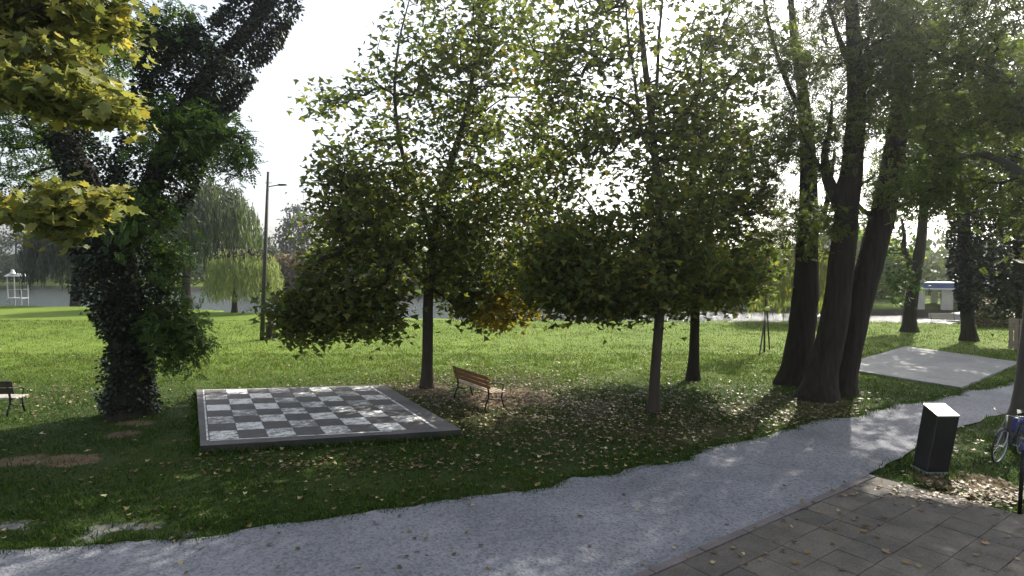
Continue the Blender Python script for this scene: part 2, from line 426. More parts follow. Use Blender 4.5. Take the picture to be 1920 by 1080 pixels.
# ------------------------------------------------------------------ gravel path
def dens(pts, step=.18, amp=.09, seed=1, keep=lambda p: False):
    out = []
    for i in range(len(pts)):
        a = np.array(pts[i][:2]); b = np.array(pts[(i + 1) % len(pts)][:2]); L = np.linalg.norm(b - a)
        n = max(1, int(L / step)); nn = np.array([-(b - a)[1], (b - a)[0]]) / (L + 1e-9)
        for k in range(n):
            p = a + (b - a) * k / n
            d = amp * (mnoise.noise((p[0] * 1.1, p[1] * 1.1, seed)) * 1.6 + mnoise.noise((p[0] * 4, p[1] * 4, seed + 5)) * .9) if amp else 0
            out.append(p + nn * d)
    return out
def sheet(name, pts, z, mat, parent=None):
    vs = [(p[0], p[1], z) for p in pts]
    tri = tessellate_polygon([[Vector(v) for v in vs]])
    f = []
    for t_ in tri:
        a, b, c = [Vector(vs[i]) for i in t_]
        f.append(tuple(t_) if (b - a).cross(c - a).z > 0 else tuple(t_)[::-1])
    return link(name, pydata(name, vs, f), mat, parent)
up_px = [(-700, 1062), (0, 1040), (150, 1024), (330, 1018), (480, 990), (640, 968), (900, 931), (1100, 897), (1200, 876), (1400, 828), (1500, 797), (1700, 760), (1905, 716), (2200, 668)]
lo_px = [(2300, 700), (2060, 745), (1905, 770), (1800, 800), (1700, 850), (1625, 893)]
PC = G(1628, 893)[:2]
ue = np.array([-5.1, -3.7]); ue /= np.linalg.norm(ue); ve = np.array([-ue[1], ue[0]])
path_pts = dens([G(*p) for p in up_px], .18, .11, 1)[:-8 if False else None]
upper = dens([G(*p) for p in up_px] , .18, .11, 1)
def open_line(pxs, amp, seed):
    P_ = [G(*p) for p in pxs]; out = []
    for i in range(len(P_) - 1):
        seg = dens([P_[i], P_[i + 1]], .18, amp, seed)
        out += seg[:max(1, int(np.linalg.norm((P_[i + 1] - P_[i])[:2]) / .18))]
    out.append(P_[-1][:2]); return out
upl = open_line(up_px, .17, 1)
path_poly = upl + open_line(lo_px, .07, 3)[:-1] + [PC, PC + ue * 9.5, np.array([-12, 2.5])]
path_poly = np.array(path_poly)
tag(sheet('gravel_path', path_poly, .008, M['gravel']), kind='structure')
patches = []

def inpoly(px, py, poly):
    r = np.zeros(len(px), bool); n = len(poly); j = n - 1
    for i in range(n):
        xi, yi = poly[i]; xj, yj = poly[j]
        c = ((yi > py) != (yj > py)) & (px < (xj - xi) * (py - yi) / (yj - yi + 1e-12) + xi)
        r ^= c; j = i
    return r

# ------------------------------------------------------------------ paved corner
bed_poly = np.array([PC, PC + ue * 9.6, PC + ue * 9.6 + ve * 6.5, PC + ve * 6.5])
bed = sheet('pavement', bed_poly, .012, M['bed']); tag(bed, kind='structure')
def block(w_, d_, h_, bev):
    return MB().box((0, 0, 0), (w_, d_, h_)).mesh('paver', bevel=bev)
pm = block(.493, .493, .05, .003); pm.materials.append(M['paver'])
km = block(.985, .13, .06, .008); km.materials.append(M['kerb'])
ang = math.atan2(ue[1], ue[0])
for i in range(19):
    for j in range(13):
        c = PC + ue * (.26 + i * .5) + ve * (.14 + .26 + j * .5)
        if c[1] < 6.6 or abs(c[0]) > .9 * c[1] + .6: continue
        o = link('paver', pm, parent=bed, loc=(c[0], c[1], .012 + random.uniform(-.004, .005)),
                 rot=(random.gauss(0, .006), random.gauss(0, .006), ang + random.gauss(0, .006)))
for i in range(10):
    c = PC + ue * (.5 + i) + ve * .065
    if c[1] < 6.0: continue
    link('edging_stone', km, parent=bed, loc=(c[0], c[1], .012 + random.uniform(-.003, .003)), rot=(0, 0, ang + random.gauss(0, .004)))

# ------------------------------------------------------------------ chessboard slab
ST = .15
cq = [G(376, 836, ST), G(865, 806, ST), G(722, 722, ST), G(368, 730, ST)]
def bil(q, u, v): return (q[0] * (1 - u) + q[1] * u) * (1 - v) + (q[3] * (1 - u) + q[2] * u) * v
cb = thing('chessboard_slab', 'raised concrete slab painted as a giant worn chessboard beside the bench', 'chessboard', sum(cq) / 4 * np.array([1, 1, 0]))
off = Vector(cb.location)
sl = MB()
nseg = 16
edge = []
for a in range(4):
    for k in range(nseg):
        t_ = k / nseg; p = cq[a] * (1 - t_) + cq[(a + 1) % 4] * t_
        edge.append(p + np.array([random.gauss(0, .006), random.gauss(0, .006), random.gauss(0, .003)]))
mm = len(edge)
vs = [Vector(p) - off for p in edge] + [Vector((p[0], p[1], -.1)) - off for p in edge]
sl.add(vs, [tuple(range(mm))] + [(i, i + mm, (i + 1) % mm + mm, (i + 1) % mm) for i in range(mm)])
so_ = sl.build('slab', M['concrete'], cb); so_.data.materials.append(M['side_shade'])
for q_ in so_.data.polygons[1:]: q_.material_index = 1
iq = [G(393, 825, ST), G(812, 803, ST), G(692, 725, ST), G(384, 732, ST)]
for i in range(8):
    for j in range(8):
        e = .012
        u0, u1, v0, v1 = (i + e) / 8, (i + 1 - e) / 8, (j + e) / 8, (j + 1 - e) / 8
        c = [bil(iq, u, v) for u, v in ((u0, v0), (u1, v0), (u1, v1), (u0, v1))]
        cen = sum(c) / 4
        top = [Vector(p - cen) + Vector((0, 0, .008)) for p in c]; bot = [Vector(p - cen) - Vector((0, 0, .01)) for p in c]
        me = pydata('board_square', top + bot, [(0, 1, 2, 3), (0, 4, 5, 1), (1, 5, 6, 2), (2, 6, 7, 3), (3, 7, 4, 0)])
        wht = (i + j) % 2 == 0
        o = link('board_square', me, M['sq_white'] if wht else M['sq_dark'], cb, loc=Vector(cen) - off)
        o['label'] = 'square of worn flaking white paint' if wht else 'dark bare square'
for (u0, v0, u1, v1) in ((-.012, -.004, -.004, 1.0), (1.004, -.006, 1.02, 1.006), (-.01, 1.004, 1.0, 1.012), (0, -.016, .8, -.006)):
    c = [bil(iq, u, v) for u, v in ((u0, v0), (u1, v0), (u1, v1), (u0, v1))]
    vs = [Vector(p) - off + Vector((0, 0, .006)) for p in c]
    link('border_line', pydata('border_line', vs, [(0, 1, 2, 3)]), M['sq_white'], cb)

# ------------------------------------------------------------------ concrete pad
pq = [G(1560, 690), G(1803, 729), G(1912, 681), G(1700, 651)]
pd = dens(pq, .3, .03, 4)
mm = len(pd)
vs = [(p[0], p[1], .05) for p in pd] + [(p[0], p[1], -.1) for p in pd]
tag(link('concrete_pad', pydata('concrete_pad', vs, [tuple(range(mm))] + [(i, i + mm, (i + 1) % mm + mm, (i + 1) % mm) for i in range(mm)]), M['pad']), kind='structure')
pad_poly = np.array(pd)

# ------------------------------------------------------------------ leaf clouds
def T_diamond(): return np.array([[0, 0, 0], [.32, .45, .07], [0, 1, -.05], [-.32, .45, .07]]), [(0, 1, 2), (0, 2, 3)]
def T_lobed3():
    return np.array([[0, 0, 0], [.48, .18, -.06], [.22, .38, .03], [0, .95, -.08], [-.22, .38, .03], [-.48, .18, -.06]]) * np.array([1.15, 1, 1]), [(0, 1, 2), (0, 2, 4), (2, 3, 4), (0, 4, 5)]
def T_lobed5():
    p = [(0, 0, 0), (.22, -.08, -.04), (.34, .1, .0), (.6, .2, -.08), (.36, .34, .02), (.48, .62, -.07), (.2, .58, .03), (0, 1.0, -.1), (-.2, .58, .03), (-.48, .62, -.07), (-.36, .34, .02), (-.6, .2, -.08), (-.34, .1, 0), (-.22, -.08, -.04), (0, .36, .03)]
    n = 14
    return np.array(p), [(14, i, (i + 1) % n) for i in range(n)]
def T_pinnate(n=4):
    v = []; f = []
    def lf(c, d, L, w_):
        d = np.array(d, float); d /= np.linalg.norm(d); s = np.array([-d[1], d[0], 0]); c = np.array(c, float)
        k = len(v)
        for p in (c, c + d * L * .5 + s * w_ + [0, 0, .02], c + d * L + [0, 0, -.05], c + d * L * .5 - s * w_ + [0, 0, .02]): v.append(p)
        f.extend([(k, k + 1, k + 2), (k, k + 2, k + 3)])
    for i in range(n):
        y = .12 + .8 * i / n; z = -.12 * (y ** 2)
        for s in (-1, 1): lf((0, y, z), (s, .55, 0), .36 * (1 - .3 * i / n), .09)
    lf((0, .85, -.1), (0, 1, 0), .34, .09)
    return np.array(v), f
def T_strap(): return np.array([[0, 0, 0], [.5, .3, 0], [0, 1, 0], [-.5, .3, 0]]), [(0, 1, 2), (0, 2, 3)]

def leaves(name, pos, size, tmpl, mat, parent, mode='hang', g=None, rnd=None, width=1.0, dirs=None):
    """one mesh of many separate leaf faces; each leaf keeps its own random tone"""
    g = g or rng
    tv, tf = tmpl
    n = len(pos); k = len(tv)
    size = np.broadcast_to(np.asarray(size, float), (n,)) * g.uniform(.65, 1.25, n)
    az = g.uniform(0, 2 * math.pi, n)
    if mode == 'hang': el = g.normal(-.55, .45, n)
    elif mode == 'flat': el = g.normal(0, .22, n)
    elif mode == 'down': el = g.normal(-1.35, .12, n)
    elif mode == 'up': el = g.normal(1.15, .3, n)
    else: el = g.uniform(-1.5, 1.5, n)
    roll = g.normal(0, .55, n) if mode != 'flat' else g.normal(0, .25, n)
    ydir = np.stack([np.cos(el) * np.cos(az), np.cos(el) * np.sin(az), np.sin(el)], 1)
    side = np.stack([-np.sin(az), np.cos(az), np.zeros(n)], 1)
    if dirs is not None:
        ydir = dirs + g.normal(0, .5, (n, 3)); ydir[:, 2] -= .5; ydir /= np.linalg.norm(ydir, axis=1)[:, None]
        side = np.cross(ydir, np.array([0, 0, 1.])) + 1e-4; side /= np.linalg.norm(side, axis=1)[:, None]
    nor = np.cross(side, ydir)
    s2 = side * np.cos(roll)[:, None] + nor * np.sin(roll)[:, None]; n2 = np.cross(s2, ydir)
    W = (tv[None, :, 0, None] * width * s2[:, None, :] + tv[None, :, 1, None] * ydir[:, None, :] + tv[None, :, 2, None] * n2[:, None, :]) * size[:, None, None] + pos[:, None, :]
    W = W.reshape(-1, 3).astype(np.float32)
    tf = np.array(tf); Fa = (tf[None] + (np.arange(n) * k)[:, None, None]).reshape(-1, 3)
    me = bpy.data.meshes.new(name)
    me.vertices.add(len(W)); me.vertices.foreach_set('co', W.ravel())
    nf = len(Fa)
    me.loops.add(nf * 3); me.loops.foreach_set('vertex_index', Fa.ravel().astype(np.int32))
    me.polygons.add(nf); me.polygons.foreach_set('loop_start', np.arange(0, nf * 3, 3, dtype=np.int32))
    me.update(calc_edges=True)
    rv = (g.beta(1.6, 1.6, n) if rnd is None else rnd).astype(np.float32)
    at = me.attributes.new('rnd', 'FLOAT', 'FACE'); at.data.foreach_set('value', np.repeat(rv, len(tf)))
    return link(name, me, mat, parent)

# ------------------------------------------------------------------ trees
def ell(px, py, D, rx, ry, rd, n, g, shell=.35):
    c = A(px, py, D); m = D / F
    d = g.normal(0, 1, (n, 3)); d /= np.linalg.norm(d, axis=1)[:, None]
    r = g.uniform(0, 1, n) ** shell
    return c + d * r[:, None] * np.array([rx * m, rd, ry * m])
def gaps(p, s, thr, seed):
    k = [mnoise.noise((a[0] * s + seed, a[1] * s, a[2] * s + 3)) > thr for a in p]
    return p[np.array(k)]
def resample(pts, step):
    pts = np.array(pts, float); out = [pts[0]]
    # catmull-rom
    P_ = np.vstack([2 * pts[0] - pts[1], pts, 2 * pts[-1] - pts[-2]])
    for i in range(1, len(P_) - 2):
        n = max(2, int(np.linalg.norm(P_[i + 1, :3] - P_[i, :3]) / step))
        for k in range(1, n + 1):
            t = k / n
            out.append(.5 * ((2 * P_[i]) + (-P_[i - 1] + P_[i + 1]) * t + (2 * P_[i - 1] - 5 * P_[i] + 4 * P_[i + 1] - P_[i + 2]) * t * t + (-P_[i - 1] + 3 * P_[i] - 3 * P_[i + 1] + P_[i + 2]) * t ** 3))
    return np.array(out)

def grow(stems, tips, g, rtip=.008, up=.12, minz=.25, nseg=.6):
    """branches reach from the stems to every tip; returns list of (pts, radii) and the twig points"""
    nodes = []; par = []; plen = []; rad = []
    for s in stems:
        for i, q in enumerate(s):
            if q[2] > s[0][2] + minz * (s[-1][2] - s[0][2]) or s is not stems[0]:
                nodes.append(q[:3]); par.append(-1); plen.append(0); rad.append(q[3])
    cap = len(nodes) + len(tips) * 14
    NP = np.zeros((cap, 3)); NP[:len(nodes)] = nodes; PL = np.zeros(cap); n = len(nodes)
    par += [-1] * (cap - n); cnt = np.zeros(cap); RD = np.zeros(cap); RD[:n] = rad
    d0 = np.array([np.min(np.linalg.norm(NP[:n] - t, axis=1)) for t in tips])
    paths = []; roots = []
    for ti in np.argsort(d0):
        t = tips[ti]
        d = np.linalg.norm(NP[:n] - t, axis=1)
        cost = d + .22 * PL[:n] + np.clip(NP[:n, 2] - t[2] - .2 * d, 0, None) * .5
        b = int(np.argmin(cost)); s = NP[b]; L = d[b]
        if L < .05: continue
        k = min(12, max(2, int(L / nseg) + 1))
        ctrl = (s + t) / 2 + np.array([0, 0, up * L]) + g.normal(0, .08 * L, 3)
        ids = [b]
        for i in range(1, k + 1):
            u = i / k
            p = (1 - u) ** 2 * s + 2 * u * (1 - u) * ctrl + u * u * t
            if i < k: p = p + g.normal(0, .02 * L, 3)
            NP[n] = p; par[n] = ids[-1]; PL[n] = PL[ids[-1]] + L / k; ids.append(n); n += 1
        paths.append(ids); j = ids[0]
        while par[j] != -1: j = par[j]
        roots.append(j); j = ids[-1]
        while j != -1: cnt[j] += 1; j = par[j]
    rr = rtip * np.maximum(cnt, 1) ** .5
    out = []
    for ids in paths:
        r = rr[ids].copy(); r[0] = r[1] * 1.1
        if RD[ids[0]] > 0: r = np.minimum(r, RD[ids[0]] * .7)
        out.append((NP[ids], r))
    grow.roots = roots
    return out
def branch_objs(paths, mat, parent, limit=60):
    grp = {}
    for q, r0 in zip(paths, grow.roots): grp.setdefault(r0, []).append(q)
    gs = sorted(grp.values(), key=lambda a: -len(a)); out = [branch_mesh('branch', q, mat, parent) for q in gs[:limit]]
    rest = [p for q in gs[limit:] for p in q]
    if rest:
        o = branch_mesh('twigs', rest, mat, parent); o['kind'] = 'stuff'; out.append(o)
    return out
def branch_mesh(name, paths, mat, parent, k=4):
    v = []; f = []
    for p, r in paths:
        a, b = tube(p, r, 6 if r[0] > .03 else k); o = len(v); v += a; f += [tuple(i + o for i in q) for q in b]
    me = pydata(name, v, f); me.polygons.foreach_set('use_smooth', [True] * len(f))
    return link(name, me, mat, parent)
def stem_mesh(name, stems, mat, parent, flare=True, k=14, noise_=.06):
    v = []; f = []
    for si, s in enumerate(stems):
        s = s.copy(); kk = k if s[0, 3] > .08 else 7
        if flare and si == 0:
            z = np.maximum(s[:, 2] - s[0, 2], 0); s[:, 3] *= 1 + (.18 if k == 18 else .38) * np.exp(-z / .28)
            s = np.vstack([s[:1] + np.array([0, 0, -.25, .04]), s])
        a, b = tube(s[:, :3], s[:, 3], kk, noise_, si + len(s)); o = len(v); v += a; f += [tuple(i + o for i in q) for q in b]
    me = pydata(name, v, f); me.polygons.foreach_set('use_smooth', [True] * len(f))
    return link(name, me, mat, parent)
def spray(paths, per, g, spread=.28, along=.75):
    """leaf positions along the outer part of each branch path"""
    out = []
    for p, r in paths:
        L = np.linalg.norm(p[-1] - p[0]); m = max(1, int(per * g.uniform(.6, 1.4)))
        u = 1 - g.uniform(0, 1, m) ** 1.4 * min(along, .9 / max(L, .3))
        x = u * (len(p) - 1); i = np.clip(x.astype(int), 0, len(p) - 2); fr = (x - i)[:, None]
        out.append(p[i] * (1 - fr) + p[i + 1] * fr + g.normal(0, spread, (m, 3)) * np.array([1, 1, .75]))
    return np.vstack(out)
def pxstem(D, pts):
    """(px, py, radius px, [depth shift])"""
    o = []
    for q in pts:
        d = D + (q[3] if len(q) > 3 else 0); p = A(q[0], q[1], d); o.append((*p, q[2] * d / F))
    return resample(o, .35)
def base_on_ground(st, s=0):
    st[0][2] = hgt(np.array([st[0][0]]), np.array([st[0][1]]))[0] - .02
    return st

def tree(name, label, stems, tips, leafset, bark, group=None, seed=1, rtip=.008, up=.12, minz=.25, twig=None, flare=True, cat='tree', k=14, noise_=.06, blimit=60):
    """leafset: list of (part name, per tip, size, template, material, mode, spread, filter)"""
    g = np.random.default_rng(seed)
    b = stems[0][0]
    root = thing(name, label, cat, (b[0], b[1], b[2]), group=group)
    mv = Matrix.Translation(-Vector(root.location))
    objs = [stem_mesh('trunk', stems, bark, root, flare, k, noise_)]
    if len(tips):
        paths = grow(stems, tips, g, rtip, up, minz)
        objs += branch_objs(paths, twig or M['twig'], root, blimit)
        for part, per, size, tm, mat, mode, spread, filt in leafset:
            pos = spray(paths, per, g, spread)
            if filt is not None: pos = pos[filt(pos)]
            if len(pos): objs.append(leaves(part, pos, size, tm, mat, root, mode, g))
    for o in objs: o.data.transform(mv)
    return root
def thin(z0, z1, keep, base=None):
    def f(p):
        k = np.random.default_rng(len(p)).uniform(0, 1, len(p)) < 1 - (1 - keep) * sstep(z0, z1, p[:, 2])
        return k & base(p) if base else k
    return f
SPOTS = [((8.25, 11.75, 1.2), .55), (tuple(G(1800, 925)), .6), (tuple(G(1660, 920)), .45), (tuple(G(1880, 940)), .4)]
def cut_for_sun(p):  # crown leaves removed along sun rays to let sun onto chosen spots
    k = np.ones(len(p), bool); s_ = np.array(sv)
    for c, r in SPOTS:
        q = p - np.array(c); d = q - (q @ s_)[:, None] * s_[None]
        k &= (d ** 2).sum(1) > r * r
    return k
def near_pt(pt, r):
    return lambda p: np.linalg.norm((p - pt) / np.array(r), axis=1) < 1
def not_near(pt, r):
    f = near_pt(pt, r); return lambda p: ~f(p)

g = np.random.default_rng(21)
# --- plane tree A (beside the chessboard)
DA = G(800, 725)[1]
stA = [base_on_ground(pxstem(DA, [(800, 727, 11), (802, 640, 10), (803, 560, 9.5), (812, 470, 8.5), (826, 380, 7.5), (850, 290, 6.5), (872, 220, 5), (890, 120, 3.6), (905, 20, 2.4), (915, -80, 1)])),
       pxstem(DA, [(812, 470, 6), (790, 380, 5), (755, 290, 4), (740, 180, 3), (748, 80, 2), (770, -10, 1)]),
       pxstem(DA, [(806, 540, 5), (750, 480, 4, -.6), (680, 440, 3, -1.2), (610, 430, 1.5, -1.6)])]
tA = np.vstack([ell(790, 430, DA, 240, 130, 3.6, 330, g), ell(770, 250, DA, 165, 140, 3.2, 260, g), ell(830, 90, DA, 120, 130, 2.6, 150, g), ell(860, -60, DA, 90, 80, 2, 60, g),
                ell(665, 585, DA - 1.2, 140, 45, 1.6, 130, g), ell(600, 608, DA - 1.2, 70, 32, 1, 34, g), ell(940, 480, DA, 120, 110, 3, 150, g), ell(940, 565, DA + .6, 105, 48, 1.6, 100, g), ell(545, 578, DA - 1.2, 55, 18, 1, 22, g), ell(870, 530, DA, 90, 60, 2.2, 60, g), ell(970, 260, DA, 110, 160, 2.6, 150, g), ell(650, 300, DA, 60, 120, 2, 60, g), ell(960, 60, DA, 120, 130, 2.4, 130, g), ell(700, 420, DA, 130, 90, 3, 90, g), ell(630, 520, DA - .8, 115, 75, 1.8, 70, g), ell(610, 200, DA, 40, 40, 1.2, 22, g), ell(650, 380, DA, 70, 70, 2, 50, g)])
tA = gaps(tA, .55, -.2, 4)
gold = A(955, 580, DA + .6); gr = (1.4, 2.2, .85)
tree('plane_tree', 'broad green plane tree with trunk between chessboard and wooden bench', stA, tA,
     [('crown', 25, .215, T_lobed3(), M['plane'], 'hang', .33, thin(5, 9, .5, not_near(gold, gr))), ('golden_foliage', 26, .2, T_lobed3(), M['golden'], 'hang', .3, near_pt(gold, gr))], M['bark_plane'], group='plane trees on the lawn', seed=2, k=12, noise_=.03)
# --- plane tree B (nearest the path)
DB = G(1225, 771)[1]
stB = [base_on_ground(pxstem(DB, [(1225, 771, 10.5), (1229, 690, 9.5), (1236, 600, 9), (1239, 500, 8.5), (1236, 380, 8), (1228, 290, 7), (1216, 180, 6), (1206, 90, 5), (1200, 0, 4), (1195, -120, 2)])),
       pxstem(DB, [(1230, 300, 4.5), (1204, 250, 4), (1190, 150, 3), (1176, 50, 2.2), (1172, -60, 1)]),
       pxstem(DB, [(1222, 230, 4), (1232, 150, 3.4), (1236, 60, 2.6), (1250, -60, 1)])]
tB = np.vstack([ell(1190, 480, DB, 215, 95, 2.6, 330, g), ell(1110, 520, DB, 130, 62, 2, 120, g), ell(1210, 310, DB, 190, 120, 2.5, 230, g), ell(1180, 130, DB, 190, 120, 2.4, 170, g), ell(1180, -60, DB, 170, 110, 2.2, 100, g), ell(1330, 500, DB, 85, 62, 1.8, 80, g), ell(1060, 230, DB, 110, 150, 2.2, 130, g), ell(1060, 30, DB, 130, 120, 2.2, 110, g), ell(1310, 200, DB, 110, 140, 2.2, 110, g), ell(1060, 430, DB, 110, 80, 2.2, 80, g), ell(1070, 550, DB, 105, 42, 1.8, 80, g), ell(1180, 560, DB, 110, 36, 1.8, 60, g)])
tB = gaps(tB, .6, -.17, 9)
tree('plane_tree', 'slender green plane tree rising from leaf litter between bench and gravel path', stB, tB,
     [('crown', 26, .19, T_lobed3(), M['plane'], 'hang', .27, thin(4.5, 7.5, .42))], M['bark_plane'], group='plane trees on the lawn', seed=3, k=12, noise_=.03)
# --- plane tree C
DC = G(1300, 711)[1]
stC = [base_on_ground(pxstem(DC, [(1299, 711, 11), (1302, 640, 9), (1303, 560, 8), (1298, 460, 7), (1296, 380, 6), (1300, 280, 5), (1310, 180, 3.5), (1316, 80, 2)]))]
tC = np.vstack([ell(1330, 480, DC, 110, 95, 2.8, 190, g), ell(1310, 310, DC, 120, 130, 2.6, 170, g), ell(1310, 150, DC, 90, 120, 2, 90, g), ell(1375, 530, DC, 60, 50, 1.8, 70, g), ell(1250, 530, DC, 80, 60, 2, 60, g), ell(1390, 300, DC, 70, 150, 2.4, 110, g), ell(1370, 80, DC, 90, 120, 2.4, 90, g), ell(1180, 530, DC, 90, 45, 2, 50, g)])
tC = gaps(tC, .55, -.2, 14)
tree('plane_tree', 'smaller plane tree with dark trunk standing behind the slender one, on the sunlit lawn edge', stC, tC,
     [('crown', 24, .22, T_lobed3(), M['plane'], 'hang', .3, thin(5, 9, .45))], M['bark_dark'], group='plane trees on the lawn', seed=4, k=12, noise_=.03)

# --- the three big leaning trunks
PIN = T_pinnate(4)
def trio(label, D, pts, forks, vols, seed, per=19):
    gg = np.random.default_rng(seed)
    st = [base_on_ground(pxstem(D, pts))] + [pxstem(D, q) for q in forks]
    tp = np.vstack([ell(*v[:2], D + v[6] if len(v) > 6 else D, *v[2:5], v[5], gg) for v in vols])
    tp = gaps(tp, .6, -.12, seed)
    return tree('locust_tree', label, st, tp, [('crown', per, .27, PIN, M['robinia'], 'hang', .27, cut_for_sun)], M['bark_dark'], seed=seed, group='three big trunks beside the pad', rtip=.007, k=16, noise_=.07, minz=.3)
D1 = G(1490, 719)[1]; D2 = G(1540, 746)[1]; D3 = G(1580, 737)[1]
trio('thick dark-barked tree, left of the three trunks beside the concrete pad', D1,
     [(1488, 719, 27), (1500, 640, 24), (1509, 560, 23), (1513, 470, 19), (1516, 380, 16), (1514, 280, 13), (1506, 180, 10), (1490, 80, 7), (1478, -60, 4)],
     [[(1520, 450, 6), (1545, 400, 5), (1556, 350, 4), (1565, 280, 2)], [(1512, 230, 5), (1470, 140, 4), (1440, 40, 3), (1425, -50, 1.5)]],
     [(1460, 80, 110, 120, 2.2, 150), (1440, 300, 75, 110, 2, 75), (1500, 230, 70, 90, 2, 60), (1470, -90, 150, 90, 2.5, 110), (1460, 420, 70, 50, 1.8, 40)], 31)
trio('tall forked middle trunk of the three beside the concrete pad', D2,
     [(1532, 746, 29), (1548, 670, 25), (1566, 590, 23), (1577, 500, 22), (1587, 400, 20), (1600, 280, 17), (1606, 180, 15), (1601, 80, 12), (1594, -20, 10), (1590, -140, 5)],
     [[(1583, 410, 12), (1567, 370, 11), (1552, 335, 10), (1546, 290, 6), (1556, 240, 4), (1560, 190, 2)], [(1567, 370, 6), (1578, 330, 4.5), (1588, 260, 2)], [(1552, 335, 5), (1535, 310, 4), (1515, 270, 2.5), (1500, 240, 1.5)], [(1605, 150, 7), (1580, 90, 5), (1560, 30, 3), (1545, -40, 1.5)], [(1606, 170, 6), (1622, 110, 4), (1632, 40, 2.5)]],
     [(1600, 60, 120, 100, 2.2, 140), (1560, 240, 80, 80, 2, 50), (1590, -100, 160, 90, 2.5, 130), (1640, 200, 70, 90, 2, 50), (1530, 420, 50, 60, 1.5, 22)], 32)
trio('right trunk of the three, leaning right towards the concrete pad', D3,
     [(1575, 737, 24), (1588, 670, 23), (1605, 590, 23), (1629, 500, 23), (1650, 420, 22), (1670, 330, 20), (1683, 240, 17), (1691, 150, 14), (1697, 50, 12), (1702, -60, 9), (1706, -160, 5)],
     [[(1652, 410, 6), (1618, 395, 4), (1600, 360, 3), (1640, 330, 2)], [(1690, 170, 6), (1712, 110, 5), (1735, 40, 3), (1750, -40, 1.5)], [(1664, 400, 4), (1700, 380, 3), (1730, 385, 1.5)]],
     [(1720, 60, 120, 110, 2.2, 150), (1730, 250, 90, 100, 2.2, 110), (1690, 350, 80, 50, 2, 45), (1700, -100, 160, 90, 2.5, 130), (1630, 330, 40, 60, 1.5, 20), (1740, 230, 100, 110, 2.4, 70, 3.5), (1700, 120, 110, 120, 2.4, 60, 4)], 33)

# --- big tree at the right edge, trunk base just in frame, boughs overhead
DR = G(1935, 832)[1]
gg = np.random.default_rng(40)
stR = [base_on_ground(pxstem(DR, [(1944, 832, 50), (1960, 740, 46), (1972, 600, 42), (1978, 400, 38), (1975, 200, 32), (1960, 0, 24), (1950, -250, 14)])),
       pxstem(DR, [(1975, 260, 16), (1900, 170, 12, 1), (1830, 120, 8, 1.6), (1770, 110, 4, 2)]), pxstem(DR, [(1978, 400, 12), (1920, 330, 9, .8), (1850, 290, 6, 1.4), (1790, 300, 3, 2)])]
tR = np.vstack([ell(1860, 200, DR + 1.4, 130, 110, 2, 220, gg), ell(1820, 340, DR + 1.4, 120, 80, 1.6, 150, gg), ell(1800, 60, DR + 2, 130, 110, 2, 120, gg), ell(1900, 420, DR + 1.2, 50, 60, 1.2, 40, gg), ell(1950, -200, DR, 320, 170, 3.5, 230, gg)])
tR = gaps(tR, .7, -.2, 41)
tree('overhanging_tree', 'big grey-trunked tree cut off by the right edge, boughs hanging over the path', stR, tR,
     [('crown', 14, .26, PIN, M['robinia'], 'hang', .26, cut_for_sun)], M['bark_grey'], seed=41, rtip=.007, k=18, noise_=.03)

# --- trees beyond the pad
DQ = G(1705, 622)[1]
stQ = [base_on_ground(pxstem(DQ, [(1705, 622, 12), (1708, 570, 10.5), (1716, 520, 10), (1724, 470, 9), (1730, 420, 8), (1731, 360, 6.5), (1728, 300, 5), (1722, 200, 3)])),
       pxstem(DQ, [(1712, 520, 6), (1703, 485, 5), (1694, 465, 4.5), (1696, 440, 3), (1690, 410, 2)])]
gg = np.random.default_rng(50)
tQ = gaps(np.vstack([ell(1735, 330, DQ, 85, 80, 3.4, 150, gg), ell(1730, 190, DQ, 100, 110, 3.6, 190, gg), ell(1680, 540, DQ - .8, 34, 50, 1.2, 34, gg), ell(1660, 450, DQ + 2, 50, 60, 2, 50, gg)]), .4, -.15, 5)
tree('forked_tree', 'forked tree on the lawn behind the concrete pad, left of the ivy-clad trunk', stQ, tQ, [('crown', 12, .34, T_diamond(), M['robinia2'], 'hang', .4, cut_for_sun)], M['bark_dark'], seed=51, rtip=.01)

def shell_pts(caps, n, g, thick=.25):
    """points scattered over bumpy tapered capsules: (p0, p1, r0, r1, weight)"""
    out = []; dr = []
    wt = np.array([c[4] for c in caps], float); wt /= wt.sum()
    for c, m in zip(caps, (wt * n).astype(int)):
        p0, p1 = np.array(c[0]), np.array(c[1]); t = g.uniform(0, 1, m)
        ax = p1 - p0; ax = ax / (np.linalg.norm(ax) + 1e-9)
        d = g.normal(0, 1, (m, 3)); 
        mid = (t > .06) & (t < .94)
        d[mid] -= (d[mid] @ ax)[:, None] * ax[None]
        d /= np.linalg.norm(d, axis=1)[:, None]
        r = c[2] + (c[3] - c[2]) * t
        p = p0 + (p1 - p0) * t[:, None] + d * r[:, None]
        b = np.array([mnoise.noise(tuple(q * 1.6)) * .32 + mnoise.noise(tuple(q * 4.5)) * .14 for q in p])
        p = p + d * (r * b)[:, None] - d * (r * thick * g.uniform(0, 1, m) ** 2)[:, None]
        out.append(p); dr.append(d)
    return np.vstack(out), np.vstack(dr)
def ivy(name, root, caps, n, size, mat, seed, tm=None, thick=.25):
    gg = np.random.default_rng(seed); p, d = shell_pts(caps, n, gg, thick)
    o = leaves(name, p, size, tm or T_diamond(), mat, root, 'hang', gg, dirs=d, width=1.25)
    o.data.transform(Matrix.Translation(-Vector(root.location))); return o
def cap(D, a, b, w_=1): return (A(a[0], a[1], D + (a[3] if len(a) > 3 else 0)), A(b[0], b[1], D + (b[3] if len(b) > 3 else 0)), a[2] * D / F, b[2] * D / F, w_)

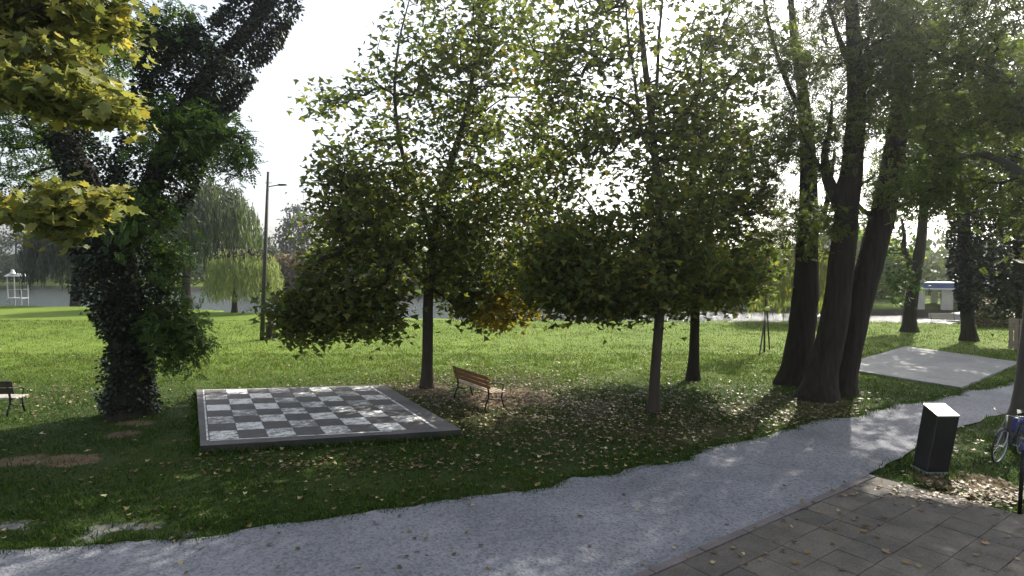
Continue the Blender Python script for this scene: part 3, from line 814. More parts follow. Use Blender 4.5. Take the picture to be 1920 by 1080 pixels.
DI = G(1818, 639)[1]
stI = [base_on_ground(pxstem(DI, [(1818, 639, 12), (1815, 590, 11), (1812, 500, 11), (1808, 420, 10), (1806, 320, 8), (1806, 200, 5)]))]
gg = np.random.default_rng(60)
tI = gaps(np.vstack([ell(1815, 330, DI, 60, 70, 2.4, 110, gg), ell(1810, 270, DI - 3.5, 95, 110, 2.6, 230, gg), ell(1870, 150, DI - 4, 100, 120, 2.8, 150, gg), ell(1810, 220, DI, 80, 80, 3, 120, gg)]), .4, -.2, 7)
r_ = tree('ivy_clad_tree', 'dark straight ivy-clad trunk on the lawn beyond the concrete pad', stI, tI, [('crown', 12, .34, T_diamond(), M['dark'], 'hang', .4, cut_for_sun)], M['bark_dark'], seed=61, rtip=.01)
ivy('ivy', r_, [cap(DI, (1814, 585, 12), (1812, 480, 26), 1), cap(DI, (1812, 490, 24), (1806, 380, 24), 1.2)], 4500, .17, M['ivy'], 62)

DK = G(1925, 650)[1]
stK = [base_on_ground(pxstem(DK, [(1922, 650, 14), (1920, 560, 13), (1915, 450, 11), (1912, 300, 8), (1910, 150, 4)]))]
tK = gaps(np.vstack([ell(1900, 470, DK, 55, 110, 2.2, 240, gg), ell(1905, 300, DK, 65, 110, 2.6, 200, gg), ell(1910, 130, DK, 60, 90, 2.5, 100, gg), ell(1890, 545, DK, 38, 50, 1.5, 70, gg)]), .5, -.3, 8)
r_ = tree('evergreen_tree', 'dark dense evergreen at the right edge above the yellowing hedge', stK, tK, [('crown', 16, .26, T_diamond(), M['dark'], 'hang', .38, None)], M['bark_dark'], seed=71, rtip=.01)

# --- ivy-covered tree on the left
DL = G(243, 776)[1]
stL = [base_on_ground(pxstem(DL, [(243, 776, 37), (246, 700, 32), (243, 620, 30), (225, 530, 30), (205, 440, 28), (170, 360, 24), (130, 280, 19), (108, 200, 15), (104, 100, 12), (112, 0, 9), (120, -120, 5)])),
       pxstem(DL, [(225, 500, 20), (262, 400, 18), (300, 310, 17), (340, 220, 16, .3), (400, 130, 14, .6), (470, 50, 12, 1), (530, -30, 9, 1.2), (580, -140, 4, 1.4)]),
       pxstem(DL, [(300, 320, 8), (350, 280, 6, -.6), (410, 250, 4, -1), (450, 260, 2, -1.2)]), pxstem(DL, [(110, 180, 8), (170, 110, 6, -.4), (210, 40, 4, -.6), (240, -40, 2)])]
gg = np.random.default_rng(80)
tL = np.vstack([ell(350, 265, DL - .6, 95, 75, 1.6, 150, gg), ell(400, 275, DL - .8, 70, 50, 1.2, 60, gg), ell(290, 420, DL - .8, 60, 90, 1.2, 70, gg), ell(150, 60, DL, 150, 90, 2, 150, gg), ell(320, 60, DL, 70, 60, 1.8, 50, gg),
                ell(338, 620, DL - .3, 45, 58, .8, 75, gg), ell(310, 690, DL - .2, 40, 30, .6, 26, gg), ell(50, 260, DL + .8, 90, 150, 1.5, 140, gg), ell(310, 480, DL - .6, 36, 70, .8, 34, gg), ell(200, -130, DL, 220, 90, 3, 120, gg), ell(440, 280, DL - .8, 25, 60, .8, 22, gg)])
tL = gaps(tL, .7, -.25, 6)
tL = tL[(tL[:, 0] / tL[:, 1] < (475 - CX) / F) | (tL[:, 2] > 7.5)]
r_ = tree('ivy_covered_tree', 'massive dark ivy-covered tree with leaning limb, left of the chessboard', stL, tL, [('crown', 12, .27, PIN, M['robinia2'], 'hang', .22, lambda p: (p[:, 0] / p[:, 1] < (488 - CX) / F) | (p[:, 2] > 8))], M['bark_dark'], seed=81, rtip=.007, k=18, noise_=.1)
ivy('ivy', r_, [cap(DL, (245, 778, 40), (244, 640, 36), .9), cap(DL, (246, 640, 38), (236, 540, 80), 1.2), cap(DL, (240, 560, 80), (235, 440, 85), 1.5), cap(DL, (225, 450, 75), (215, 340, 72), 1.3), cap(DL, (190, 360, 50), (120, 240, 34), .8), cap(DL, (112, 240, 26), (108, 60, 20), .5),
                cap(DL, (260, 420, 55), (310, 270, 70), 1.3), cap(DL, (310, 260, 75), (360, 150, 80), 1.8), cap(DL, (350, 170, 70), (430, 90, 66), 1.5), cap(DL, (430, 90, 58, .6), (520, 10, 46, 1), 1.3), cap(DL, (500, 20, 50, 1), (580, -120, 30, 1.3), .8), cap(DL, (330, 120, 50), (300, 30, 40), .6), cap(DL, (310, 660, 45, -.1), (320, 590, 36, -.2), .6), cap(DL, (186, 725, 4), (188, 668, 4), .02), cap(DL, (175, 735, 3), (212, 760, 8), .02)], 46000, .105, M['ivy'], 82, thick=.35)

# --- maple reaching in from the left edge, close to the camera
DM = 7.6
gg = np.random.default_rng(90)
stM = [np.array(resample([(-8.6, 7.0, -.02, .2), (-8.5, 7.1, 2.5, .17), (-8.6, 7.2, 5, .14), (-8.3, 7.3, 8, .09), (-8.2, 7.4, 10, .04)], .4)),
       pxstem(DM, [(-330, 330, 10), (-160, 250, 9), (0, 197, 6.5), (70, 178, 5), (130, 180, 3.5), (200, 190, 2)]),
       pxstem(DM, [(-330, 330, 8), (-150, 400, 7), (0, 402, 5), (90, 392, 4), (170, 380, 2.5), (235, 372, 1.2)]),
       pxstem(DM, [(-330, 240, 8), (-120, 150, 6), (20, 130, 4.5), (90, 140, 3), (150, 120, 1.5)]),
       pxstem(DM, [(-310, 200, 7), (-100, 90, 5), (50, 20, 4), (130, 0, 2)])]
stM[1][0][:3] = (-8.55, 7.15, 4.0); stM[2][0][:3] = (-8.55, 7.15, 3.7); stM[3][0][:3] = (-8.6, 7.2, 5.0); stM[4][0][:3] = (-8.55, 7.2, 5.6)
tM = np.vstack([ell(90, 160, DM, 110, 65, .7, 85, gg, .6), ell(200, 205, DM, 50, 28, .4, 24, gg, .6), ell(150, 385, DM, 85, 32, .45, 44, gg, .6), ell(20, 390, DM, 40, 30, .4, 9, gg, .6), ell(100, 40, DM + .6, 160, 60, .8, 110, gg, .6), ell(30, 100, DM, 60, 50, .6, 26, gg, .6), ell(120, 430, DM, 30, 14, .2, 6, gg, .6), ell(-200, 100, DM, 150, 250, 1.2, 60, gg, .6), ell(60, -80, DM, 170, 70, 1, 50, gg, .6)])
paths = grow(stM, tM, gg, .003, .08, .3, .3)
mroot = thing('maple_tree', 'yellowing maple with broad leaves reaching in from the left edge of the photo', 'tree', (-8.6, 7.0, 0))
mv = Matrix.Translation(-Vector(mroot.location))
objs = [stem_mesh('trunk', stM, M['bark_dark'], mroot, True, 12, .05), *branch_objs(paths, M['twig'], mroot)]
pos = spray(paths, 17, gg, .13)
dist = np.abs(pos[:, 0] - A(120, 250, DM)[0]) + np.abs(pos[:, 2] - A(120, 250, DM)[2])
inframe = pos[:, 0] > A(0, 250, DM)[0] - .05
cand = np.where(inframe)[0]
front = cand[np.argsort(pos[cand, 1])][:300]
rest = np.setdiff1d(np.arange(len(pos)), front)
o = leaves('crown', pos[rest], .138, T_lobed5(), M['maple'], mroot, 'hang', gg); o['kind'] = 'stuff'; objs.append(o)
for o in objs: o.data.transform(mv)
# single leaves that can be picked apart: 12 leaf shapes shared by the nearest 300
variants = []
for i in range(12):
    o = leaves('leaf', np.zeros((1, 3)), .138, T_lobed5(), M['maple'], mroot, 'hang', gg, rnd=np.array([.1 + .8 * i / 11]))
    variants.append(o.data); bpy.data.objects.remove(o)
for i in front:
    link('leaf', variants[int(gg.integers(12))], None, mroot, loc=pos[i] - np.array(mroot.location), rot=(gg.normal(0, .35), gg.normal(0, .35), gg.uniform(0, 6.28)))

# ------------------------------------------------------------------ willows
def willow(label, px, py, vol, n, mat, seed, length, leafL, name='weeping_willow', trunk_px=9, per=26, wid=.13):
    gg = np.random.default_rng(seed); D = G(px, py)[1]; m = D / F
    cx, cyy, rx, ry = vol
    st = [base_on_ground(pxstem(D, [(px, py, trunk_px), (px + 1, py - (py - cyy) * .4, trunk_px * .8), (px + (cx - px) * .6, cyy, trunk_px * .55), (cx, cyy - ry * .6, trunk_px * .25)]))]
    d = gg.normal(0, 1, (n, 3)); d[:, 2] = np.abs(d[:, 2]); d /= np.linalg.norm(d, axis=1)[:, None]
    rr = gg.uniform(.35, 1, n) ** .5
    c = A(cx, cyy, D)
    tips = c + d * rr[:, None] * np.array([rx * m, rx * m * .8, ry * m])
    root = thing(name, label, 'tree', tuple(st[0][0][:3]), group='weeping willows by the water')
    mv = Matrix.Translation(-Vector(root.location))
    paths = grow(st, tips, gg, .02, .15, .35)
    objs = [stem_mesh('trunk', st, M['bark_dark'], root), *branch_objs(paths, M['twig'], root, 12)]
    P_ = []
    for t in tips:
        L = (length * gg.uniform(.45, 1.1)); L = min(L, t[2] - (1.15 if mat is M['willow_pale'] else .4))
        k = int(per * max(L, .3) / length); sway = gg.normal(0, .12, 2); s = np.sort(gg.uniform(0, 1, k))
        out = (t - c)[:2]; out = out / (np.linalg.norm(out) + 1e-6)
        q = np.stack([t[0] + (out[0] * .9 + sway[0]) * np.sqrt(s) * .9 , t[1] + (out[1] * .9 + sway[1]) * np.sqrt(s) * .9, t[2] - s * L], 1) + gg.normal(0, .09, (k, 3))
        P_.append(q)
    P_ = np.vstack(P_)
    objs.append(leaves('crown', P_, leafL, T_strap(), mat, root, 'down', gg, width=wid))
    for o in objs: o.data.transform(mv)
    return root
willow('big weeping willow on the pond shore behind the ivy-covered tree, trunk against bright water', 350, 574, (395, 400, 80, 75), 520, M['willow'], 101, 6.2, .9)
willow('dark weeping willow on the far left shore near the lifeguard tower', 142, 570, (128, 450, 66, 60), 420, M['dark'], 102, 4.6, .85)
willow('small pale yellow-green willow by the picnic table near the lamp post', 440, 586, (456, 488, 56, 26), 560, M['willow_pale'], 103, 3.9, .5, trunk_px=5, per=22)
willow('lime weeping tree on the stream bank, seen between the big trunks', 1502, 602, (1505, 490, 85, 42), 520, M['far_lime'], 105, 3.6, .5)

# ------------------------------------------------------------------ trees across the water
def far_tree(label, px, D, top, bot, w_, mat, seed, n=190, per=26, size=.6, name='far_tree', base=None):
    gg = np.random.default_rng(seed)
    p = A(px, 560, D); z = float(hgt(np.array([p[0]]), np.array([D]))[0])
    yb = CY - F * math.tan(math.atan((z - HC) / D) + PITCH)
    cyy = (top + bot) / 2; ry = (bot - top) / 2
    st = [base_on_ground(pxstem(D, [(px, yb, 3.2 * 100 / D), (px + 1, (yb + bot) / 2, 2.8 * 100 / D), (px, cyy, 2 * 100 / D), (px, top + 8, .6)]))]
    tips = np.vstack([ell(px, cyy + ry * .15, D, w_, ry * .8, w_ * D / F, int(n * .75), gg), ell(px + gg.normal(0, w_ * .2), top + ry * .6, D, w_ * .65, ry * .6, w_ * D / F * .7, int(n * .3), gg)])
    tips = gaps(tips, 2.2 / (w_ * D / F), -.22, seed)
    return tree(name, label, st, tips, [('crown', per, size, T_diamond(), mat, 'any', size * 1.1, None)], M['bark_dark'], group='trees across the water', seed=seed, rtip=.02, minz=.2, k=8, blimit=8)
far_tree('russet bush across the pond just right of the lamp post', 545, 100, 475, 558, 42, M['far_brown'], 201, name='far_bush')
far_tree('yellow-green tree across the pond behind the left edge of the plane tree', 600, 104, 450, 556, 40, M['far_lime'], 202)
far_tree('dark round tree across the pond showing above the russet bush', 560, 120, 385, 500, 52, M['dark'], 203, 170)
far_tree('dark tree across the pond glimpsed left of the plane tree trunk', 690, 112, 420, 556, 62, M['far'], 204)
far_tree('green tree across the pond glimpsed right of the plane tree trunk', 860, 100, 440, 562, 60, M['far'], 205)
far_tree('brown tree across the pond glimpsed above the wooden bench', 990, 92, 430, 566, 50, M['far_brown'], 206)
far_tree('dark tree across the pond glimpsed left of the slender plane trunk', 1120, 84, 435, 572, 60, M['far'], 207)
far_tree('green tree across the pond glimpsed right of the slender plane trunk', 1260, 80, 420, 576, 56, M['far'], 208)
far_tree('lime-green tree across the stream above the staked sapling', 1425, 70, 430, 584, 56, M['far_lime'], 209)
far_tree('sunlit lime tree across the stream right of the leaning trunk', 1655, 66, 425, 586, 52, M['far_lime'], 210)
far_tree('green tree across the stream between the left and middle big trunks', 1570, 84, 400, 576, 50, M['far'], 211)
far_tree('slim grey-green tree rising behind the blue-roofed pavilion', 1757, 92, 470, 575, 22, M['far'], 212, 90, size=.4)
far_tree('tall tree far behind the pavilion, right of the forked tree', 1790, 105, 485, 572, 28, M['far'], 213, 90, size=.4)
far_tree('shaded tree behind the big willow on the far shore', 300, 126, 400, 545, 60, M['far'], 214)
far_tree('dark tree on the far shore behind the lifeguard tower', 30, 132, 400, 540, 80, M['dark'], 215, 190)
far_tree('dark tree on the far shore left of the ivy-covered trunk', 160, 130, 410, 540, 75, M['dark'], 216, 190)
far_tree('pale tree on the far shore behind the lamp post', 480, 122, 430, 548, 44, M['far'], 217)
far_tree('distant green tree beyond the water, centre of the photo', 770, 118, 445, 556, 60, M['far'], 218)

gg = np.random.default_rng(290)
wx = gg.uniform(-150, 75, 34000); wy = Yf(wx) + gg.uniform(10, 34, 34000)
wt_ = np.array([5.5 + 3.2 * mnoise.noise((x * .09, 0, 3)) + 2.2 * mnoise.noise((x * .27, 1, 5)) for x in wx])
wz = wt_ * gg.uniform(0, 1, 34000) ** .7 + .2
tag(leaves('woodland', np.stack([wx, wy, wz], 1), 1.0, T_diamond(), M['far'], None, 'any', gg), 'low dark belt of trees and scrub all along the far shore', 'woodland', kind='stuff')

# ------------------------------------------------------------------ yellowing hedge, plank fence
hb = G(1855, 612)
hr = thing('hedge', 'yellowing brown hedge beyond the concrete pad, right of the ivy-clad trunk', 'hedge', tuple(hb))
gg = np.random.default_rng(301)
m_ = hb[1] / F
hp = np.array([[gg.uniform(-34, 42) * m_, gg.uniform(-.6, .6), gg.uniform(0, 62) * m_] for _ in range(5200)])
keep = np.array([mnoise.noise((p[0] * 1.2, p[1] * 1.2, p[2] * 1.2)) * .6 + (p[2] / (62 * m_)) < .95 for p in hp])
leaves('foliage', hp[keep], .16, T_diamond(), M['hedge'], hr, 'any', gg)
sb = MB()
for k in range(9): x = (-30 + k * 8.5) * m_; sb.tube([(x, 0, -.1), (x + gg.normal(0, .1), gg.normal(0, .1), .8), (x + gg.normal(0, .2), gg.normal(0, .2), 1.5)], [.04, .03, .01], 5)
sb.build('stems', M['twig'], hr)
fb = G(1890, 655)
fr_ = thing('plank_fence', 'short weathered plank fence at the right edge beyond the concrete pad', 'fence', tuple(fb), rz=R(-35))
for k in range(14):
    MB().box((.09 + k * .19, 0, .72 + random.uniform(-.03, .03)), (.16, .03, 1.44)).build('plank', M['plank'], fr_, bevel=.004)
for z in (.35, 1.1): MB().box((1.35, .035, z), (2.7, .04, .09)).build('rail', M['plank'], fr_)

# ------------------------------------------------------------------ benches
def bench(label, loc, rz, L, mats, slats_back, group=None, detail=True):
    o = thing('park_bench', label, 'bench', loc, rz, group or 'park benches')
    back, seat = mats
    for k in range(4):
        MB().box((0, -.17 + k * .115, .44), (L, .09, .035)).build('seat_slat', seat, o, bevel=.005)
    tilt = Matrix.Rotation(R(12), 3, 'X')
    for k in range(slats_back):
        h_ = .36 / slats_back
        z = .56 + (k + .5) * h_
        MB().box((0, -.255 - (z - .5) * .2, z), (L, .03, h_ - .012), tilt).build('back_slat', back, o, bevel=.005)
    for s in (-1, 1):
        x = s * (L / 2 - .14); m = MB()
        m.tube([(x, -.345, .93), (x, -.29, .7), (x, -.235, .47), (x, -.24, .3), (x, -.33, .12), (x, -.36, -.02)], [.018, .022, .026, .026, .024, .024], 8)
        m.tube([(x, -.235, .415), (x, .0, .405), (x, .22, .415)], .02, 8)
        m.tube([(x, .2, .42), (x, .17, .28), (x, .21, .12), (x, .26, -.02)], .024, 8)
        m.tube([(x, -.24, .28), (x, -.03, .22), (x, .17, .28)], .014, 6)
        fo = m.build('iron_leg', M['iron'], o, smooth=True)
        if detail:
            a = MB().tube([(x, -.275, .66), (x, -.1, .68), (x, .12, .67), (x, .23, .62), (x, .22, .54), (x, .18, .43)], [.014, .016, .018, .018, .015, .014], 8)
            a.build('arm_rest', M['iron'], fo, smooth=True)
    return o
bc = (G(866, 740) + G(938, 768)) / 2
bd = G(938, 768) - G(866, 740)
bang = math.atan2(bd[1], bd[0])
bench('brown wooden bench with black iron legs beside the chessboard, seen from behind', tuple(bc), bang, 2.1, (M['bench_brown'], M['bench_pale']), 3)
lb = G(-12, 775)
bench('dark-backed bench cut off by the left edge of the photo', tuple(lb + np.array([-.15, 0, 0])), R(2), 1.8, (M['bench_dark'], M['bench_grey']), 2)
def G2(px, py):
    p = G(px, py); p[2] = hgt(p[:1], p[1:2])[0]; return p
bench('small far bench on the pond shore just right of the lifeguard tower', tuple(G2(83, 567)), R(180), 3.0, (M['bench_dark'], M['bench_grey']), 2, detail=False).scale = (1, 1, 1)
bench('pale far bench on the right-hand pond shore between the two trunks', tuple(G2(1772, 606)), R(178), 1.8, (M['bench_grey'], M['bench_grey']), 2, detail=False)
bench('far bench on the shore glimpsed between the left and middle big trunks', tuple(G2(1545, 600)), R(170), 1.8, (M['bench_grey'], M['bench_grey']), 2, detail=False)
pt = thing('picnic_table', 'small picnic table under the pale willow on the pond shore', 'table', tuple(G2(458, 583)), R(8))
for k in range(4): MB().box((0, -.3 + k * .2, .8), (2.3, .18, .05)).build('table_board', M['bench_dark'], pt)
for s in (-1, 1):
    MB().box((0, s * .75, .46), (2.3, .28, .05)).build('seat_board', M['bench_dark'], pt)
    MB().box((s * .8, 0, .42), (.07, 1.5, .08)).box((s * .8, -.3, .38), (.07, .08, .8)).box((s * .8, .3, .38), (.07, .08, .8)).box((s * .8, .7, .2), (.07, .08, .44)).box((s * .8, -.7, .2), (.07, .08, .44)).build('trestle', M['bench_dark'], pt)

# ------------------------------------------------------------------ lamp post, bin
lp = G(491, 638); D_ = lp[1]
lr = thing('lamp_post', 'tall thin dark lamp post on the lawn with a short arm lamp', 'lamp post', tuple(lp))
top = A(503, 322, D_) - lp
MB().tube([(0, 0, -.1), top * .5, top], [.12, .1, .07], 10).build('pole', M['pole'], lr, smooth=True)
arm = A(504, 350, D_) - lp; head = A(533, 347, D_) - lp
MB().tube([arm, (arm + head) / 2 + np.array([0, 0, .03]), head - np.array([.15, 0, 0])], .03, 6).build('arm', M['iron'], lr)
MB().add([(head[0] - .3, -.1, head[2] - .04), (head[0] + .15, -.1, head[2] - .02), (head[0] + .15, .1, head[2] - .02), (head[0] - .3, .1, head[2] - .04), (head[0] - .3, -.06, head[2] + .06), (head[0] + .1, -.06, head[2] + .05), (head[0] + .1, .06, head[2] + .05), (head[0] - .3, .06, head[2] + .06)],
         [(0, 3, 2, 1), (4, 5, 6, 7), (0, 1, 5, 4), (1, 2, 6, 5), (2, 3, 7, 6), (3, 0, 4, 7)]).build('lamp_head', M['iron'], lr)
MB().tube([A(497, 343, D_) - lp, A(510, 343, D_) - lp], .02, 5).build('bracket', M['iron'], lr)
bn = G(508, 636)
br = thing('litter_bin', 'round dark litter bin standing at the foot of the lamp post', 'bin', tuple(bn))
MB().lathe([(0, .05), (.2, .05), (.24, .72), (.22, .72), (.19, .1), (0, .1)], 16).build('body', M['iron'], br)
for k in range(14):
    a = 2 * math.pi * k / 14
    MB().box((math.cos(a) * .245, math.sin(a) * .245, .4), (.02, .06, .62), Matrix.Rotation(a, 3, 'Z')).build('slat', M['bench_dark'], br)
MB().lathe([(.0, .95), (.14, .93), (.29, .8), (.29, .77), (0, .79)], 16).build('lid', M['iron'], br)
MB().tube([(.2, 0, .6), (.2, 0, .85)], .015, 6).tube([(-.2, 0, .6), (-.2, 0, .85)], .015, 6).build('lid_support', M['iron'], br)

# ------------------------------------------------------------------ lifeguard tower
tb = G2(34, 568)
tw = thing('lifeguard_tower', 'pale steel lifeguard tower with ladder at the left edge of the pond', 'tower', tuple(tb), R(12))
m = tb[1] / F
W2 = 11 * m
for sx in (-1, 1):
    for sy in (-1, 1): MB().tube([(sx * W2, sy * W2, -.3), (sx * W2, sy * W2, 4.4)], .06, 8).build('post', M['galv'], tw)
MB().box((0, 0, 2.1), (W2 * 2.2, W2 * 2.2, .1)).build('platform', M['galv'], tw)
MB().tube([(-W2, -W2, 3.0), (W2, -W2, 3.0), (W2, W2, 3.0), (-W2, W2, 3.0)], .03, 6).build('railing', M['galv'], tw)
MB().add([(-W2 * 1.35, -W2 * 1.35, 4.35), (W2 * 1.35, -W2 * 1.35, 4.35), (W2 * 1.35, W2 * 1.35, 4.35), (-W2 * 1.35, W2 * 1.35, 4.35), (-W2 * .9, -W2 * .9, 4.62), (W2 * .9, -W2 * .9, 4.62), (W2 * .9, W2 * .9, 4.62), (-W2 * .9, W2 * .9, 4.62)],
         [(0, 3, 2, 1), (4, 5, 6, 7), (0, 1, 5, 4), (1, 2, 6, 5), (2, 3, 7, 6), (3, 0, 4, 7)]).build('roof', M['white'], tw)
MB().lathe([(0, .42), (.12, .4), (.16, .2), (.3, 0), (0, 0)], 12, (-.1, -W2, 4.62)).build('loudspeaker', M['white'], tw)
ld = MB()
for s in (-1, 1): ld.tube([(-W2 - .75 + s * .03, s * .28 - W2 * .4, -.2), (-W2 - .1, s * .28 - W2 * .4, 2.15)], .03, 6)
for k in range(7):
    u = (k + .6) / 7.5; x = -W2 - .75 + .65 * u; ld.tube([(x, -.28 - W2 * .4, -.2 + 2.35 * u), (x, .28 - W2 * .4, -.2 + 2.35 * u)], .02, 5)
ld.build('ladder', M['galv'], tw)

# pale low wall along the far left shore
wl = MB()
for a, b in ((-160, -20), (-16, 148)):
    p0 = A(a, 536, 128); p1 = A(b, 536, 128); wl.box(((p0[0] + p1[0]) / 2, 128, -.2), (p1[0] - p0[0], .4, .9))
tag(wl.build('shore_wall', M['landing']), 'long pale low wall along the far shore behind the lifeguard tower', 'wall')

# ------------------------------------------------------------------ pavilion across the stream
pvD = 56.0
pz = float(hgt(np.array([A(1760, 560, pvD)[0]]), np.array([pvD + 3]))[0])
p0 = A(1722, 528, pvD + 1.5); p1 = A(1880, 537, pvD - .8)
pv = thing('pavilion', 'low open pavilion with a blue roof edge across the stream', 'pavilion', ((p0[0] + p1[0]) / 2, pvD + 2, pz), math.atan2(p1[1] - p0[1], p1[0] - p0[0]))
Lp = float(np.linalg.norm((p1 - p0)[:2])); ht = p0[2] - pz
MB().box((0, 0, ht - .32), (Lp, 5, .5)).build('roof', M['roofblue'], pv)
MB().box((0, 0, ht - .62), (Lp + .3, 5.3, .1)).build('roof_trim', M['white'], pv)
MB().box((0, 0, ht - .72), (Lp - .4, 4.6, .1)).build('ceiling', M['render'], pv)
for x in (-Lp / 2 + .55, -.5, Lp / 2 - .6):
    for y in (-2, 2): MB().box((x, y, (ht - .77) / 2 - .2), (.9 if x < 0 and y < 0 else .5, .35, ht - .77 + .4)).build('pillar', M['render'], pv)
MB().box((Lp * .25, 1.5, (ht - .77) / 2 - .2), (Lp * .45, .2, ht - .77 + .4)).build('wall', M['render'], pv)
MB().box((Lp * .2, 1.38, .9), (.9, .06, 2.0)).build('door', M['bench_dark'], pv)
lq = [G(1775, 588, .05), G(1960, 597, .05), G(1960, 586, .05), G(1815, 583, .05)]
lv = [tuple(p) for p in lq] + [(p[0], p[1], -.6) for p in lq]
tag(link('concrete_landing', pydata('concrete_landing', lv, [(0, 1, 2, 3), (0, 4, 5, 1), (1, 5, 6, 2), (2, 6, 7, 3), (3, 7, 4, 0)]), M['landing']), kind='structure')

# ------------------------------------------------------------------ houses far beyond the water
def house(label, px, D, w_, wall_h, roof_h, rm, rz=0):
    p = A(px, 560, D); z = float(hgt(p[:1], np.array([D]))[0])
    h = thing('far_house', label, 'house', (p[0], D, z - .2), rz)
    d = 8
    MB().box((0, d / 2, wall_h / 2), (w_, d, wall_h)).build('wall', M['white'], h)
    o_ = .5
    MB().add([(-w_ / 2 - o_, -o_, wall_h), (w_ / 2 + o_, -o_, wall_h), (w_ / 2 + o_, d + o_, wall_h), (-w_ / 2 - o_, d + o_, wall_h), (-w_ / 2 - o_, d / 2, wall_h + roof_h), (w_ / 2 + o_, d / 2, wall_h + roof_h)],
             [(0, 1, 5, 4), (2, 3, 4, 5), (0, 4, 3), (1, 2, 5), (0, 3, 2, 1)]).build('roof', rm, h)
    for k in range(int(w_ // 2.6)):
        x = -w_ / 2 + 1.4 + k * 2.6
        for zz in ((1.5, 4.2) if wall_h > 5 else (1.5,)):
            wo_ = MB().box((x, -.03, zz), (1.2, .08, 1.3)).build('window', M['glass'], h)
            MB().box((x, -.05, zz - .72), (1.4, .16, .08)).build('sill', M['white'], wo_)
    return h
house('white house with grey roof across the pond behind the lamp post', 520, 150, 12, 5.6, 2.6, M['roof_grey'], .1)
house('white house across the pond glimpsed through the slender plane tree crown', 1060, 120, 14, 5.6, 2.8, M['roof_tile'], -.1)
mp = A(571, 560, 150)
mr_ = thing('antenna_mast', 'thin antenna mast rising above the far trees right of the lamp post', 'antenna', (mp[0], 150, 0))
tz = A(571, 330, 150)[2]
MB().tube([(0, 0, -.5), (0, 0, tz)], .09, 6).build('mast', M['galv'], mr_)
for k in range(7): MB().tube([(-.5 - .03 * k, 0, tz - .4 - k * .6), (.5 + .03 * k, 0, tz - .4 - k * .6)], .05, 5).build('crossbar', M['galv'], mr_)

# ------------------------------------------------------------------ staked sapling
sp = G(1433, 660)
gg = np.random.default_rng(401); DS = sp[1]
stS = [base_on_ground(pxstem(DS, [(1433, 660, 1.8), (1434, 600, 1.7), (1437, 540, 1.5), (1436, 480, 1)]))]
stS[0][0][2] = 0
tS = np.vstack([ell(1440, 490, DS, 48, 45, 1.1, 80, gg), ell(1425, 545, DS, 30, 22, .7, 20, gg)])
sr_ = tree('sapling', 'young tree tied between two slanting stakes on the sunlit lawn', stS, tS, [('crown', 13, .16, T_diamond(), M['robinia'], 'hang', .2, None)], M['twig'], seed=402, rtip=.003, flare=False, k=6, noise_=0)
for a, b in (((1423, 668), (1437, 578)), ((1443, 654), (1438, 578))):
    p = G(*a); q = A(b[0], b[1], DS)
    MB().tube([p - np.array(sr_.location) - np.array([0, 0, .1]), q - np.array(sr_.location)], .035, 7).build('stake', M['bench_dark'], sr_)
tq = A(1439, 579, DS - .06) - np.array(sr_.location)
MB().lathe([(.05, -.09), (.11, -.07), (.13, 0), (.1, .08), (.04, .09)], 10, tuple(tq)).build('tie', M['tie'], sr_)

# ------------------------------------------------------------------ black pillar
B0 = G(1742, 882)
ip = thing('information_pillar', 'black square information pillar with a slanted bright metal top beside the path', 'pillar', tuple(B0))
rot45 = R(40); s2 = .29
cor = [(s2 * math.cos(rot45 + k * math.pi / 2 - math.pi / 2 - R(-5)), s2 * math.sin(rot45 + k * math.pi / 2 - math.pi / 2 - R(-5))) for k in range(4)]
lean = np.array([.215, .02])
def ztop(x, y): return 1.14 + .34 * y
vb = [(x, y, -.1) for x, y in cor]; vt = [(x + lean[0], y + lean[1], ztop(x, y)) for x, y in cor]
bo = MB().add(vb + vt, [(3, 2, 1, 0), (4, 5, 6, 7)] + [(i, (i + 1) % 4, (i + 1) % 4 + 4, i + 4) for i in range(4)]).build('body', M['black'], ip, bevel=.008)
vt0 = [(x * 1.02 + lean[0], y * 1.02 + lean[1], ztop(x, y) + .002) for x, y in cor]; vt1 = [(a, b, c + .022) for a, b, c in vt0]
MB().add(vt0 + vt1, [(3, 2, 1, 0), (4, 5, 6, 7)] + [(i, (i + 1) % 4, (i + 1) % 4 + 4, i + 4) for i in range(4)]).build('top_plate', M['steel'], ip, bevel=.004)
vk = [(x * 1.04, y * 1.04, -.05) for x, y in cor] + [(x * 1.04 + .006, y * 1.04, .035) for x, y in cor]
MB().add(vk, [(3, 2, 1, 0), (4, 5, 6, 7)] + [(i, (i + 1) % 4, (i + 1) % 4 + 4, i + 4) for i in range(4)]).build('plinth', M['galv'], ip)

